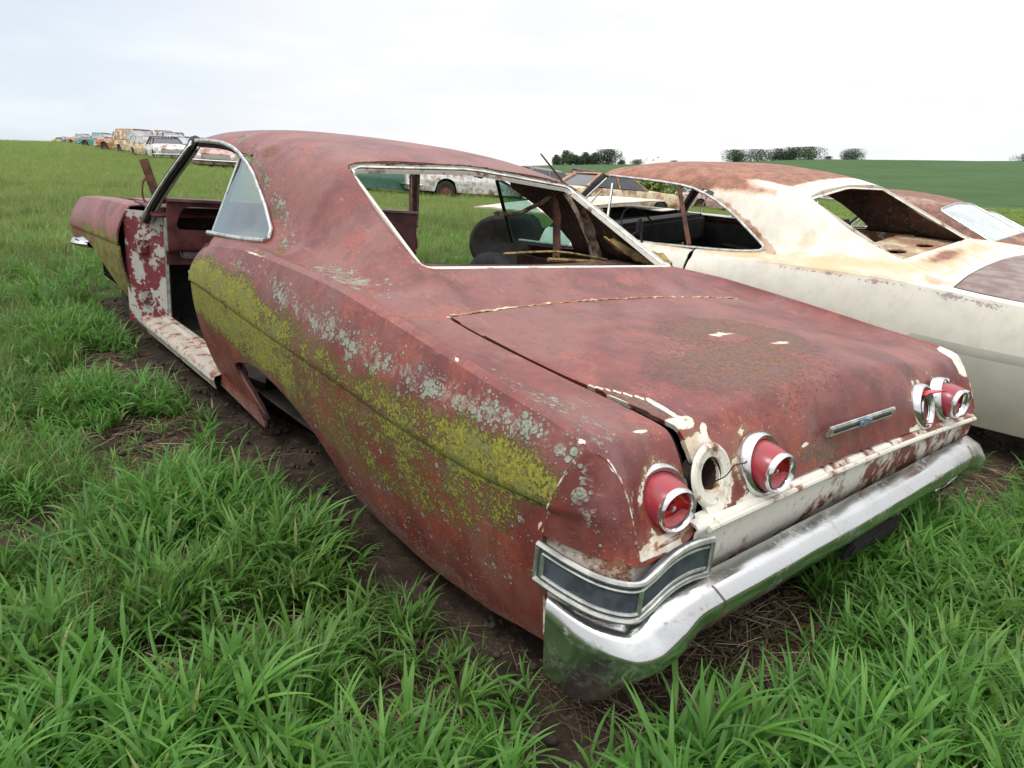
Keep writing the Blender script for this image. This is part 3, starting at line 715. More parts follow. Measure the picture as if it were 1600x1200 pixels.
mb = MB(); mb.tube(cr([(-.35, 3.75, .72), (-.38, 3.55, .83), (-.40, 3.35, .90)], 6), .022, 8); mb.build('steering_column', BLACKP, dash)

# backlight opening: pressed flange, bright strip and torn rubber
gp3 = []
for (a, b) in gpoly: gp3.append(Vector((a, b, RED.z(a, b))))
nrm = []
for i, p in enumerate(gp3):
    t = (gp3[(i+1) % len(gp3)]-gp3[i-1]).normalized(); s_n = Vector((0, -.44, .90)); inn = t.cross(s_n).normalized()
    if inn.dot(Vector((0, 1.55, 1.1))-p) < 0: inn = -inn
    nrm.append((inn, s_n))
n = len(gp3)
fl_ = lambda p, q1, q2: q2 if p.y < 1.27 else q1
rows = [[p+Vector((0, 0, fl_(p, -.002, .001))) for p in gp3], [fl_(p, p-b*.014+a*.002, p+Vector((0, .012, .004))) for p, (a, b) in zip(gp3, nrm)], [fl_(p, p-b*.016+a*.024, p+Vector((0, .055, .001))) for p, (a, b) in zip(gp3, nrm)], [fl_(p, p-b*.030+a*.026, p+Vector((0, .06, -.012))) for p, (a, b) in zip(gp3, nrm)]]
mb = MB(); mb.grid([r+[r[0]] for r in rows]); o = mb.build('rear_window_flange', CREAM, red, angle=25); solid(o, .003, 0)
seq = [(p-b*.010+a*.016) for p, (a, b) in zip(gp3, nrm)]
mb = MB(); mb.tube([q for q in seq if q.y > 1.30 and q.x < .62 or q.x > .55], .0075, 6); mb.build('rear_window_trim', TRIM, red)
def crumble(P, r0, r1, step, name, mat, parent, flat=.6, jit=.002):
    Q = []
    for a, b in zip(P[:-1], P[1:]):
        m_ = max(1, int((b-a).length/step)); Q += [a.lerp(b, k/m_)+Vector([random.uniform(-jit, jit) for _ in range(3)]) for k in range(m_)]
    mb = MB(); mb.tube(Q, [random.uniform(r0, r1) for _ in Q], 7, flat=flat); return mb.build(name, mat, parent, angle=30)
_k = [i for i, q in enumerate(gp3) if q.y > 1.3]
crumble([gp3[i]+nrm[i][1]*.001-nrm[i][0]*.001 for i in _k], .0015, .0075, .012, 'sealant_crumbs', RUSTM, red)
crumble([Vector((xx, .957+.020*(1-(xx/.73)**2), .873+.0205*(1-(xx/.73)**2))) for xx in np.linspace(-.73, .73, 30)], .0035, .0085, .014, 'seam_filler', flaked('rusty_cream_filler', (.62, .52, .36), (.30, .12, .04), (.48, .55), 22), red, .5)
for sd_ in (-1, 1):
    cur = [pchip(RED.kn, ST[:, 2], [w_])[0]*[sd_, 1, 1] for w_ in np.linspace(0, RED.kn[6], 40)]
    mb = MB(); mb.grid([[Vector(p)+Vector((sd_*dx, dy, dz)) for p in cur] for dx, dy, dz in ((-.045, .03, -.02), (-.04, .05, -.035), (.012, .05, -.035), (.014, .02, -.016))]); mb.build('lid_gutter', BLACKP, red)  # black channel under the lid paints depth shade into the gap

# quarter windows: bright surround, glass
for sd_ in (-1, 1):
    q = [(2.56, .940), (2.24, .950), (2.03, .962), (2.0, .975), (2.195, 1.115), (2.43, 1.225), (2.66, 1.298), (2.86, 1.324), (3.05, 1.332), (3.38, 1.336)]
    qq = chaikin(q, 1, closed=False)
    pts = [(sd_*(RED.x(a, b)+.006), a, b) for a, b in qq]
    mb = MB(); mb.tube(pts, .0085, 8, flat=1.2); mb.build('window_trim', TRIM, red)
    mb = MB(); mb.tube([(sd_*(abs(p[0])-.03), p[1]+.01, p[2]-.018) for p in pts[12:]], .013, 8); mb.build('door_window_gutter', BLACKP, red)
    fa, fb = (sd_*.718, 2.60, 1.272), (sd_*.858, 2.585, .925)
    mb = MB(); mb.tube([fa, fb], .014, 6, flat=.6); mb.build('quarter_window_frame', BLACKP, red)
    mb = MB(); mb.tube([(sd_*(abs(a)+.006), b+.016, c) for a, b, c in (fa, fb)], .006, 6); mb.build('frame_trim', TRIM, red)
    poly = [(2.575, .937), (2.60, 1.272), (2.52, 1.255), (2.42, 1.212), (2.20, 1.105), (2.015, .968), (2.24, .945)]
    gv = [(sd_*(RED.x(min(a, 2.9), b)-.018), a, b) for a, b in poly]; c = np.mean(gv, axis=0)
    mb = MB(); gv = [np.array(g) for g in gv]
    nn = 9; A_ = [gv[0]*(1-t)+gv[1]*t for t in np.linspace(0, 1, nn)]; Bq = cr([gv[6], gv[5], gv[4], gv[3], gv[2], gv[1]], 4); tt = np.linspace(0, len(Bq)-1, nn); B_q = [Bq[int(round(t))] for t in tt]; A_[-1] = gv[1]*.98+A_[-2]*.02
    rows = [[Vector(a*(1-u)+b*u)+Vector((sd_*.006*math.sin(u*3.14), 0, 0)) for a, b in zip(A_, [gv[0]*.0+q for q in B_q])] for u in np.linspace(0, 1, 8)]
    mb.grid(rows); o = mb.build('quarter_glass', GLASS if sd_ < 0 else GLASSC, red, angle=None); solid(o, .004)
# header bracket on the roof
mb = MB(); BR_ = [(-.22, 3.60, 1.38), (-.215, 3.58, 1.435), (-.13, 3.52, 1.440), (-.12, 3.52, 1.39)]
mb.tube(BR_, .006, 6); mb.build('roof_bracket', BLACKP, red)
# headliner remnants, roof bow and torn cloth
def rag(name, P, wd, mat, seed, parent=red):
    random.seed(seed); rows = []
    for i, p in enumerate(P):
        k = i/(len(P)-1); ww = wd*(1-.35*k)*random.uniform(.75, 1.15)
        rows.append([Vector(p)+Vector((ww*(t-.5), .02*math.sin(t*9+i*.8+seed), random.uniform(-.01, .01))) for t in np.linspace(0, 1, 9)])
    rows = cr(np.array([[list(v) for v in r] for r in rows]).reshape(len(rows), -1), 4).reshape(-1, 9, 3)
    mb = MB(); mb.grid([[Vector(v) for v in r] for r in rows]); o = mb.build(name, mat, parent); solid(o, .006); return o
rag('hanging_headliner_strip', [(.60, 1.86, 1.23), (.66, 1.84, 1.15), (.70, 1.82, 1.06), (.74, 1.80, .97), (.76, 1.78, .90)], .13, FELT, 3)
rag('hanging_headliner_strip', [(.56, 1.95, 1.22), (.58, 1.93, 1.12), (.585, 1.92, 1.02), (.58, 1.90, .92)], .04, RUSTM, 5)
rag('hanging_headliner_strip', [(.60, 1.95, 1.24), (.48, 2.0, 1.16), (.40, 2.05, 1.115), (.33, 2.1, 1.11)], .03, FELT, 9)
rag('hanging_headliner_strip', [(.62, 1.60, 1.05), (.66, 1.52, 1.0), (.70, 1.45, .965), (.72, 1.38, .95)], .10, FOAM, 12)
rag('insulation_sheet', [(.73, 1.42, 1.0), (.70, 1.36, .98), (.66, 1.30, .965)], .12, FOAM, 14)
mb = MB(); mb.tube(cr([(.35, 1.72, .935), (.55, 1.70, .93), (.72, 1.66, .925)], 5), .010, 6); mb.tube(cr([(.15, 1.80, .95), (.45, 1.76, .965), (.70, 1.68, .94)], 5), .012, 6, flat=.5); mb.build('seat_back_rail', FOAM, red)
mb = MB(); mb.tube(cr([(-.60, 2.75, 1.335), (-.3, 2.75, 1.378), (0, 2.75, 1.388), (.3, 2.75, 1.378), (.60, 2.75, 1.335)], 6), .014, 6, flat=.5)
mb.build('roof_bow', RUSTM, red)
mb = MB(); mb.tube(cr([(-.66, 3.42, 1.32), (-.3, 3.50, 1.36), (0, 3.53, 1.368), (.3, 3.50, 1.36), (.66, 3.42, 1.32)], 6), .03, 6, flat=.5); mb.build('windscreen_header', RUSTM, red)
# bent trim strap standing at the cowl, thin rod beside it, and the raised rod by the right rail
mb = MB(); mb.box((-.785, 3.90, 1.09), (.050, .012, .27), Matrix.Rotation(math.radians(-16), 3, 'Y')@Matrix.Rotation(.2, 3, 'Z'), bev=.004); mb.tube(cr([(-.80, 3.90, .97), (-.835, 3.90, 1.0), (-.835, 3.90, 1.08), (-.815, 3.90, 1.12)], 5), .006, 6); mb.build('bent_hood_hinge', RUSTM, red)

# tail lamps
def tail_lamp(x, y, z, yawdeg, broken=False, bare=False):
    n_ = Vector((math.sin(math.radians(yawdeg)), -1, .30)).normalized(); ax = Vector((math.sin(math.radians(yawdeg))*.3-.10, -1, -.02)).normalized()
    c = Vector((x, y-.012, z))
    mb = MB(); mb.lathe([(.054, .004), (.058, .013), (.065, .016), (.071, .011), (.074, -.004), (.073, -.016)], c, n_, 40)
    bz = mb.build('tail_lamp', CHROME, red, angle=60)
    R1 = n_.to_track_quat('Z', 'X').to_matrix(); tip = c+ax*.052
    if not broken:
        R2 = ax.to_track_quat('Z', 'X').to_matrix(); rows = []
        for t, rr, k in ((0, .0555, 0), (.3, .0545, .3), (.6, .0515, .6), (.85, .0475, .85), (1, .0435, 1)):
            r = []
            for j in range(41):
                a = 2*math.pi*j/40; v1 = c+R1@Vector((math.cos(a)*rr, math.sin(a)*rr, .010)); v2 = tip+R2@Vector((math.cos(a)*rr, math.sin(a)*rr, 0))
                r.append(v1.lerp(v2, k))
            rows.append(r)
        mb = MB(); mb.grid(rows); mb.build('lamp_lens', LENS, bz)
        mb = MB(); mb.lathe([(.042, -.010), (.0455, -.009), (.0470, -.001), (.0455, .006), (.042, .009), (.0385, .006), (.037, -.004)], tip, ax, 40); mb.build('lens_ring', CHROME, bz, angle=60)
        mb = MB(); mb.lathe([(.0395, -.006), (.033, -.015), (.024, -.020), (.012, -.020), (.010, -.012), (.0, -.010)], tip, ax, 40); mb.build('lamp_reflector', REDFACE, bz)
        mb = MB(); mb.lathe([(.0055, -.011), (.005, -.007), (0, -.005)], tip, ax, 10); mb.build('centre_reflex', TRIM, bz)
    else:
        mb = MB(); mb.lathe([(.054, .0), (.040, -.012), (.030, -.03), (.0, -.035)], c, n_, 30); mb.build('lamp_bowl', INNERD, bz)
        for k, (a0, a1, h) in enumerate(((-.6, .7, .045), (2.4, 3.3, .02))):
            rows = [[c+R1@Vector((math.cos(a)*.053, math.sin(a)*.053, hh*(1+.5*math.sin(a*7)))) for a in np.linspace(a0, a1, 9)] for hh in (0, h*.5, h)]
            mb = MB(); mb.grid(rows); o = mb.build('lens_shard', REDFACE if k == 0 else LENS, bz); solid(o, .003)
        mb = MB(); mb.lathe([(.038, .0), (.041, .006), (.038, .010), (.035, .006)], c+R1@Vector((-.006, -.004, .004)), n_, 30); mb.build('inner_ring', CHROME, bz)
for a in ((-.783, .142, .664, -12), (-.47, .108, .689, 0), (.637, .113, .692, 5), (.783, .142, .667, 14)): tail_lamp(*a)
tail_lamp(.47, .110, .690, 3, broken=True)
# bare lamp socket: recessed ring left where a lamp is missing, and its wire
mb = MB(); mb.lathe([(.036, -.012), (.040, .000), (.052, .001), (.060, .004), (.066, .002), (.070, -.004)], Vector((-.637, .108, .692)), Vector((0, -1, .30)), 40)
o = mb.build('lamp_mounting_ring', CREAM, red)
mb = MB(); mb.lathe([(.036, 0), (.036, -.05), (0, -.06)], Vector((-.637, .112, .692)), Vector((0, -1, .30)), 24); mb.build('lamp_socket', INNERD, red)
mb = MB(); mb.tube(cr([(-.645, .13, .66), (-.64, .08, .70), (-.60, .085, .715), (-.55, .09, .71), (-.52, .095, .713)], 6), .0014, 5); mb.build('loose_wire', BLACKP, red)
# deck lid emblem bar
mb = MB(); mb.box((0, .082, .722), (.380, .010, .030), Matrix.Rotation(.28, 3, 'X'), bev=.003); em = mb.build('emblem_bar', TRIM, red)
mb = MB(); mb.box((-.10, .0765, .7205), (.140, .004, .0045), Matrix.Rotation(.28, 3, 'X')); mb.box((.10, .0765, .7205), (.140, .004, .0045), Matrix.Rotation(.28, 3, 'X')); mb.build('emblem_slot', BLACKP, em)
bw = [(-.034, -.007), (-.011, -.007), (-.011, -.013), (.013, -.013), (.013, -.007), (.036, -.007), (.031, .007), (.010, .007), (.010, .013), (-.014, .013), (-.014, .007), (-.038, .007)]
R_ = Matrix.Rotation(.28, 3, 'X'); V = [R_@Vector((a, -.0, b))+Vector((0, .0755, .7225)) for a, b in bw]+[R_@Vector((a, -.004, b))+Vector((0, .0755, .7225)) for a, b in bw]; L = len(bw)
mk('bow_tie_badge', V, [tuple(range(L)), tuple(range(L, 2*L))[::-1]]+[(i, i+L, (i+1) % L+L, (i+1) % L) for i in range(L)], BOWBLUE, em, smooth=False)
# lower rear panel with its bead
mb = MB()
xs = np.linspace(-.73, .90, 60); bow_ = lambda a: .018*(1-(a/.9)**2)
rows = [[(a, yy+bow_(a)*0, zz+bow_(a)) for a in xs] for yy, zz in ((.10, .615), (.070, .612), (.060, .604), (.064, .594), (.066, .57), (.070, .54), (.075, .50), (.10, .45))]
mb.grid(rows, flip=True); o = mb.build('lower_rear_panel', flaked('cream_panel_with_rust', (.62, .60, .54), (.17, .06, .045), (.575, .595), 8, loc=(3, 0, 1), gx=.10), red, angle=None); solid(o, .006)
mb = MB(); mb.tube([(a, .058, .600+bow_(a)) for a in np.linspace(-.70, .885, 40)], .0075, 8); mb.build('panel_bead', CREAM, o)

# wrap-round side and rear moulding below the left lamp
def sweep(path, prof, name, mat, parent, closed_prof=False, angle=40):
    """prof points are (outward, up); path items (point, outward direction)"""
    mb = MB(); rows = []
    for (pf) in prof:
        rows.append([Vector(p)+Vector(o_).normalized()*pf[0]+Vector((0, 0, pf[1])) for p, o_ in path])
    if closed_prof: rows.append(rows[0])
    mb.grid(rows, flip=path[0][0][0] < 0); return mb.build(name, mat, parent, angle=angle)
def mp_(P, k=5):
    pts = cr([p for p, _ in P], k); os_ = cr([o for _, o in P], k); return [(Vector(a), Vector(b)) for a, b in zip(pts, os_)]
def mould(side):
    path = mp_([((side*.992, .236, .5415), (side*1, -.1, 0)), ((side*.978, .165, .531), (side*1, -.35, 0)), ((side*.953, .104, .521), (side*1, -.6, 0)), ((side*.922, .056, .524), (side*.8, -.8, 0)),
                ((side*.895, .050, .537), (side*.2, -1, 0)), ((side*.84, .050, .560), (0, -1, 0)), ((side*.78, .050, .567), (0, -1, 0)), ((side*.712, .048, .561), (0, -1, 0))])
    base = sweep(path, [(-.004, .036), (.010, .036), (.010, -.036), (-.004, -.036)], 'corner_moulding', BLUEGREY, red)
    for nm, a, b in (('chrome_rail', .038, .0065), ('chrome_rail', -.038, .0065), ('chrome_rail', .024, .0035), ('chrome_rail', -.024, .0035)):
        mb = MB(); q = path if abs(a) > .03 else path[1:-1]
        mb.tube([p+o_.normalized()*.012+Vector((0, 0, a)) for p, o_ in q], b, 8, flat=1.0); mb.build(nm, TRIM, base)
    for idx in (0, len(path)-1, 1, len(path)//2-1):
        p, o_ = path[idx]; h = .038 if idx in (0, len(path)-1) else .024
        mb = MB(); mb.tube([p+o_.normalized()*.012+Vector((0, 0, h)), p+o_.normalized()*.012-Vector((0, 0, h))], .005, 6); mb.build('chrome_end', TRIM, base)
mould(-1)
# backing of the corner, behind moulding and bumper
for sd_ in (-1, 1):
    path = mp_([((sd_*.975, .25, .48), (sd_*1, 0, 0)), ((sd_*.945, .13, .48), (sd_*1, -.5, 0)), ((sd_*.90, .075, .48), (sd_*.6, -1, 0)), ((sd_*.70, .08, .50), (0, -1, 0))])
    o = sweep(path, [(0, .115), (.0, .04), (-.012, .0), (-.03, -.14)], 'tail_corner_backing', flaked('corner_backing_cream', (.60, .56, .48), (.23, .09, .05), (.52, .56), 14), red); solid(o, .005)
mb = MB(); mb.box((0, .16, .38), (1.66, .06, .22)); mb.build('rear_valance', INNERD, red)
# rear bumper
def bumper():
    # per station: top, shelf, ridge, lower face, bottom lip (car frame), from the left side wing round to the middle; mirrored for the right
    S_ = [[(-.984, .212, .470), (-.992, .206, .462), (-.998, .200, .440), (-.992, .200, .360), (-.972, .212, .275), (-.955, .215, .262)],
          [(-.970, .160, .464), (-.982, .148, .455), (-.990, .138, .425), (-.980, .138, .345), (-.948, .155, .252), (-.935, .16, .243)],
          [(-.946, .108, .458), (-.962, .088, .447), (-.968, .072, .415), (-.955, .080, .345), (-.925, .110, .262), (-.91, .12, .252)],
          [(-.915, .075, .462), (-.928, .045, .446), (-.930, .018, .412), (-.920, .025, .365), (-.895, .062, .315), (-.88, .075, .308)],
          [(-.898, .066, .480), (-.900, .025, .462), (-.888, -.010, .430), (-.875, -.005, .392), (-.858, .030, .368), (-.85, .045, .365)],
          [(-.872, .060, .503), (-.862, .015, .488), (-.835, -.016, .456), (-.822, -.012, .415), (-.808, .020, .385), (-.80, .035, .382)],
          [(-.820, .055, .512), (-.800, .012, .500), (-.775, -.010, .474), (-.768, -.006, .440), (-.762, .015, .402), (-.76, .028, .397)],
          [(-.740, .050, .514), (-.735, .010, .505), (-.72, -.012, .480), (-.72, -.010, .448), (-.72, .015, .405), (-.72, .028, .400)],
          [(-.35, .048, .516), (-.35, .006, .508), (-.35, -.018, .484), (-.35, -.016, .452), (-.35, .010, .408), (-.35, .025, .403)],
          [(0, .046, .518), (0, .003, .510), (0, -.022, .486), (0, -.020, .454), (0, .008, .410), (0, .022, .405)]]
    S_ = np.array(S_); full = np.concatenate([S_, S_[-2::-1]*[-1, 1, 1]])
    k = np.concatenate([[0], np.cumsum(np.linalg.norm(np.diff(full[:, 2], axis=0), axis=1))]); kk = np.linspace(0, k[-1], 240)
    A = pchip(k, full, kk).transpose(1, 0, 2); A[:, :, 2] += .035*np.clip((A[:, :, 0]+.7)/1.4, 0, 1)
    Bl = []
    for i in range(5):
        for t in (np.array([0, .12, .5, .88])): Bl.append(A[i]*(1-t)+A[i+1]*t)
    B = np.array(Bl+[A[5]]); Bs = B.copy()
    for i in range(1, len(B)-1): Bs[i] = B[i]*.5+(B[i-1]+B[i+1])*.25
    B = Bs
    rng = np.arange(len(kk)); B[:, :, 2] += .0006*np.sin(kk*17)[None]+.0004*np.sin(kk*41+1)[None]
    return B, kk
B, kk = bumper()
mb = MB(); mb.grid([[Vector(v) for v in r] for r in B], flip=True); rb = mb.build('rear_bumper', CHROME2, red, angle=None); solid(rb, .006, -1)
for sx in (-1, 1):
    i = int(np.argmin(abs(B[3, :, 0]-sx*.725)));  pts = [Vector(B[r, i])+Vector((0, -.0015, .0012)) for r in range(3, len(B)-2)]
    mb = MB(); mb.tube(pts, .0011, 5); mb.build('bumper_joint', RUSTM, rb)
for a in (-.5, 0, .5): mb = MB(); mb.box((a, .10, .47), (.06, .10, .03), bev=.004); mb.build('bumper_bracket', RUSTM, rb)
mb = MB(); mb.box((.16, .045, .355), (.34, .012, .075), Matrix.Rotation(.25, 3, 'X')@Matrix.Rotation(.05, 3, 'Y'), bev=.004); mb.box((.16, .037, .350), (.30, .006, .035), Matrix.Rotation(.25, 3, 'X')@Matrix.Rotation(.05, 3, 'Y')); mb.build('license_plate_holder', BLACKP, red)
mb = MB(); mb.box((0, .72, .30), (1.50, 1.15, .03)); mb.build('trunk_floor', VOID, red)  # floor added to block light and darken the ground beneath
for sx in (-1, 1):
    mb = MB(); mb.tube(cr([(sx*.62, .30, .26), (sx*.60, 1.1, .27), (sx*.66, 2.1, .22), (sx*.78, 3.0, .20), (sx*.74, 4.0, .24), (sx*.60, 4.9, .30)], 6), .055, 8, flat=1.2); mb.build('frame_rail', VOID, red)  # rails added for occlusion under the body
    mb = MB(); mb.box((sx*.845, 3.02, .262), (.03, 1.62, .075)); mb.build('inner_sill', VOID, red)  # black drop panel added to block light behind the sill
# front wheel under the fender, axle stub
def wheel(parent, c, r=.34, wdt=.19, ax=(1, 0, 0), name='wheel', rim=None, n=36):
    mb = MB(); h = wdt/2
    mb.lathe([(r*.60, -h*.95), (r*.72, -h), (r*.92, -h*.96), (r*.99, -h*.75), (r, -h*.4), (r, h*.4), (r*.99, h*.75), (r*.92, h*.96), (r*.72, h), (r*.60, h*.95)], c, ax, n); t = mb.build(name, RUBBER, parent)
    for s in (-1, 1):
        mb = MB(); mb.lathe([(r*.61, s*h*.9), (r*.58, s*h*.8), (r*.52, s*h*.45), (r*.34, s*h*.35), (r*.30, s*h*.55), (r*.12, s*h*.6), (0.001, s*h*.6)], c, ax, n); mb.build('rim', rim or RUSTM, t)
    return t
for sx in (-1, 1): wheel(red, (sx*.69, 4.70, .40), .32, .17, rim=BLACKP)
mb = MB(); mb.tube([(-.7, 1.52, .30), (.7, 1.52, .30)], .05, 10); mb.lathe([(.0, -.1), (.10, -.07), (.12, 0), (.10, .07), (0, .1)], (0, 1.52, .30), (0, 1, 0), 16); mb.build('rear_axle', RUSTM, red)
# wheel arch lip on the left and right
for sx in (-1, 1):
    k0 = max(i for i in range(len(ARCH)) if ARCH[i][1] < .26)+1
    q = [p for p in list(ARCH[k0:])+list(ARCH[:k0]) if .26 < p[1]]
    lip = []
    for a, b in q: lip.append((float(flank_x(np.array([a]), np.array([b]), .94, float(pchip(CREASE_Y, CREASE_Z, [a])[0]), .95)[0]), a, b))
    rows = [[(sx*(p[0]-d1), p[1], p[2]+d2) for p in lip] for d1, d2 in ((-.002, .0), (-.001, -.002), (.006, -.003), (.024, .0))]
    mb = MB(); mb.grid(rows); o = mb.build('wheel_arch_lip', INNERD, red); solid(o, .003, 0)

# ------------------------------------------------------------------ the other fastbacks in the row
def pale_paint(name, top, low, rust, stain, lowrough=.55):
    """mask: R rust, G lower coat, B yellow stain, A mauve scuffs"""
    M = Mat(name); ru, lo, stn, sc_ = M.attr()
    big = M.noise(3.2, 6, .62); med = M.noise(11, 6, .65); fine = M.noise(60, 5, .65); str_ = M.noise(9, 6, .6, vec=M.map(1, .35, .5))
    c = M.mix(med.ss(.40, .66), top, tuple(v*.90 for v in top))
    dr = M.noise(30, 5, .65, vec=M.map(1, 1, .12)); c = M.mix(dr.ss(.56, .66)*.22, c, stain)
    lc = M.mix(big.ss(.40, .62), low, tuple(v*.88 for v in low)); c = M.mix(lo.ss(.4, .6), c, lc)
    s1 = (stn*.85+str_*.9+med*.5).ss(1.00, 1.42); c = M.mix(s1*.85, c, stain)
    s2 = (sc_*.45+fine*.9+med*.6+big*.3).ss(1.27, 1.36); c = M.mix(s2*.75, c, (.24, .16, .19))
    e = ru*1.05+big*.55+med*.45+fine*.18
    halo = e.ss(.86, 1.12); c = M.mix(halo*.75, c, tuple(a*.5+b*.5 for a, b in zip(stain, rust)))
    rm = e.ss(1.06, 1.26); rc_ = M.mix(med.ss(.38, .62), rust, tuple(v*.60 for v in rust)); rc_ = M.mix(fine.ss(.52, .68)*.5, rc_, tuple(min(1, v*1.5+.03) for v in rust))
    c = M.mix(rm, c, rc_)
    M.put('Base Color', c); M.put('Roughness', (rm*.22+lowrough).clamp()); M.put('Specular IOR Level', .4)
    M.bump(rm*fine*.8+fine*.12, .003); return M.m
def front_bits(root, s, trim, sh, ry, crw):
    mb = MB(); mb.tube(cr([(s*.66, 3.49, 1.335), (s*.70, 3.52, 1.29), (s*.775, 3.66, 1.13), (s*.86, 3.82, .94)], 6), .024, 8, flat=1.3, up=(0, 1, 0)); mb.build('windscreen_pillar', BLACKP, root)
    mb = MB(); mb.tube(cr([(s*.69, 3.45, 1.32), (s*.79, 3.62, 1.13), (s*.875, 3.78, .94)], 6), .009, 6); mb.build('pillar_trim', trim, root)
    # vent window frame
    mb = MB(); mb.tube([(s*.74, 3.36, 1.29), (s*.87, 3.30, .945)], .010, 6); mb.tube([(s*.76, 3.44, 1.24), (s*.845, 3.60, 1.02), (s*.865, 3.62, .95)], .006, 6); mb.build('vent_window_frame', trim, root)
    q = [(2.88, .945), (2.36, .958), (2.19, .972), (2.15, .985), (2.27, 1.068), (2.41, 1.162), (2.59, 1.250), (2.76, 1.302), (3.04, 1.324), (3.44, 1.338)]
    pts = [(s*(sh.x(u, v)+.004), u, v) for u, v in chaikin(q, 1, closed=False)]
    mb = MB(); mb.tube([(s*.90, 3.80, .955)]+[(s*.888, 3.2, .95)]+pts, .008, 8); mb.build('window_trim', trim, root)
    yq = ry(2.47); rows = [[(s*float(np.interp(z_, [.3, .95], [.87, .81])), yy, z_) for yy in np.linspace(ry(1.66), yq, 20)] for z_ in np.linspace(.28, .95, 14)]
    V, F = grid_vf(rows); V, F = clip(V, F, np.minimum(sdpoly(V[:, 1], V[:, 2], rc([(2.36, .66), (2.50, .66), (2.50, .82), (2.36, .82)], .02)), np.hypot(V[:, 1]-2.15, V[:, 2]-.66)-.05))
    o = mk('inner_quarter_panel', V, F, flaked('brown_and_cream_inner_panel', (.20, .10, .06), (.46, .42, .33), (.50, .54), 6), root); solid(o, .008)
    mb = MB(); mb.tube([(s*.80, yq+.10, .95), (s*.72, yq+.26, 1.29)], .016, 6); mb.build('quarter_window_frame', RUSTM, root)
    mb = MB(); mb.box((s*.845, 3.2, .63), (.02, 1.10, .52), bev=.008); mb.tube([(s*.825, 2.85, .72), (s*.82, 3.1, .70), (s*.825, 3.35, .72)], .018, 6); mb.build('door_inner_panel', BLACKP, root)

LEDGE[0] = .9995
def hood_side(root):
    # the left front fender is gone: dark inner fender panel with a rounded nose, pale hood edge above it
    out = chaikin([(3.95, .50), (4.30, .46), (4.58, .50), (4.78, .66), (4.77, .82), (4.62, .96), (4.30, 1.01), (3.95, 1.02)], 2)
    V = []; n = len(out)
    for k, (dx, f) in enumerate(((-.80, 1.0), (-.84, .97), (-.84, .85), (-.79, .45), (-.77, .0))):
        c = np.array([4.4, .77]); V += [(dx, *(c+(p-c)*f)) for p in out]
    F = [(i*n+j, i*n+(j+1) % n, (i+1)*n+(j+1) % n, (i+1)*n+j) for i in range(4) for j in range(n)]
    o = mk('inner_fender', V, F, BLACKP, root); solid(o, .01)
    mb = MB(); mb.grid([[(xx, yy, 1.05+.02*math.cos(xx*1.8)-.10*max(0, yy-4.5)**1.5*1.2) for yy in np.linspace(3.95, 4.75, 20)] for xx in np.linspace(-.82, .82, 24)], flip=True); o = mb.build('hood', [WHITE, INNER], root); vmask(o, lambda P: np.column_stack([np.full(len(P), .35), P[:, 0]*0, P[:, 0]*0+.3, P[:, 0]*0])); solid(o, .012, -1, 1)
    mb = MB(); mb.tube(cr([(-.78, 3.9, .42), (-.78, 4.6, .44), (-.70, 5.0, .46)], 5), .03, 8); mb.build('front_frame_rail', CREAM, root)
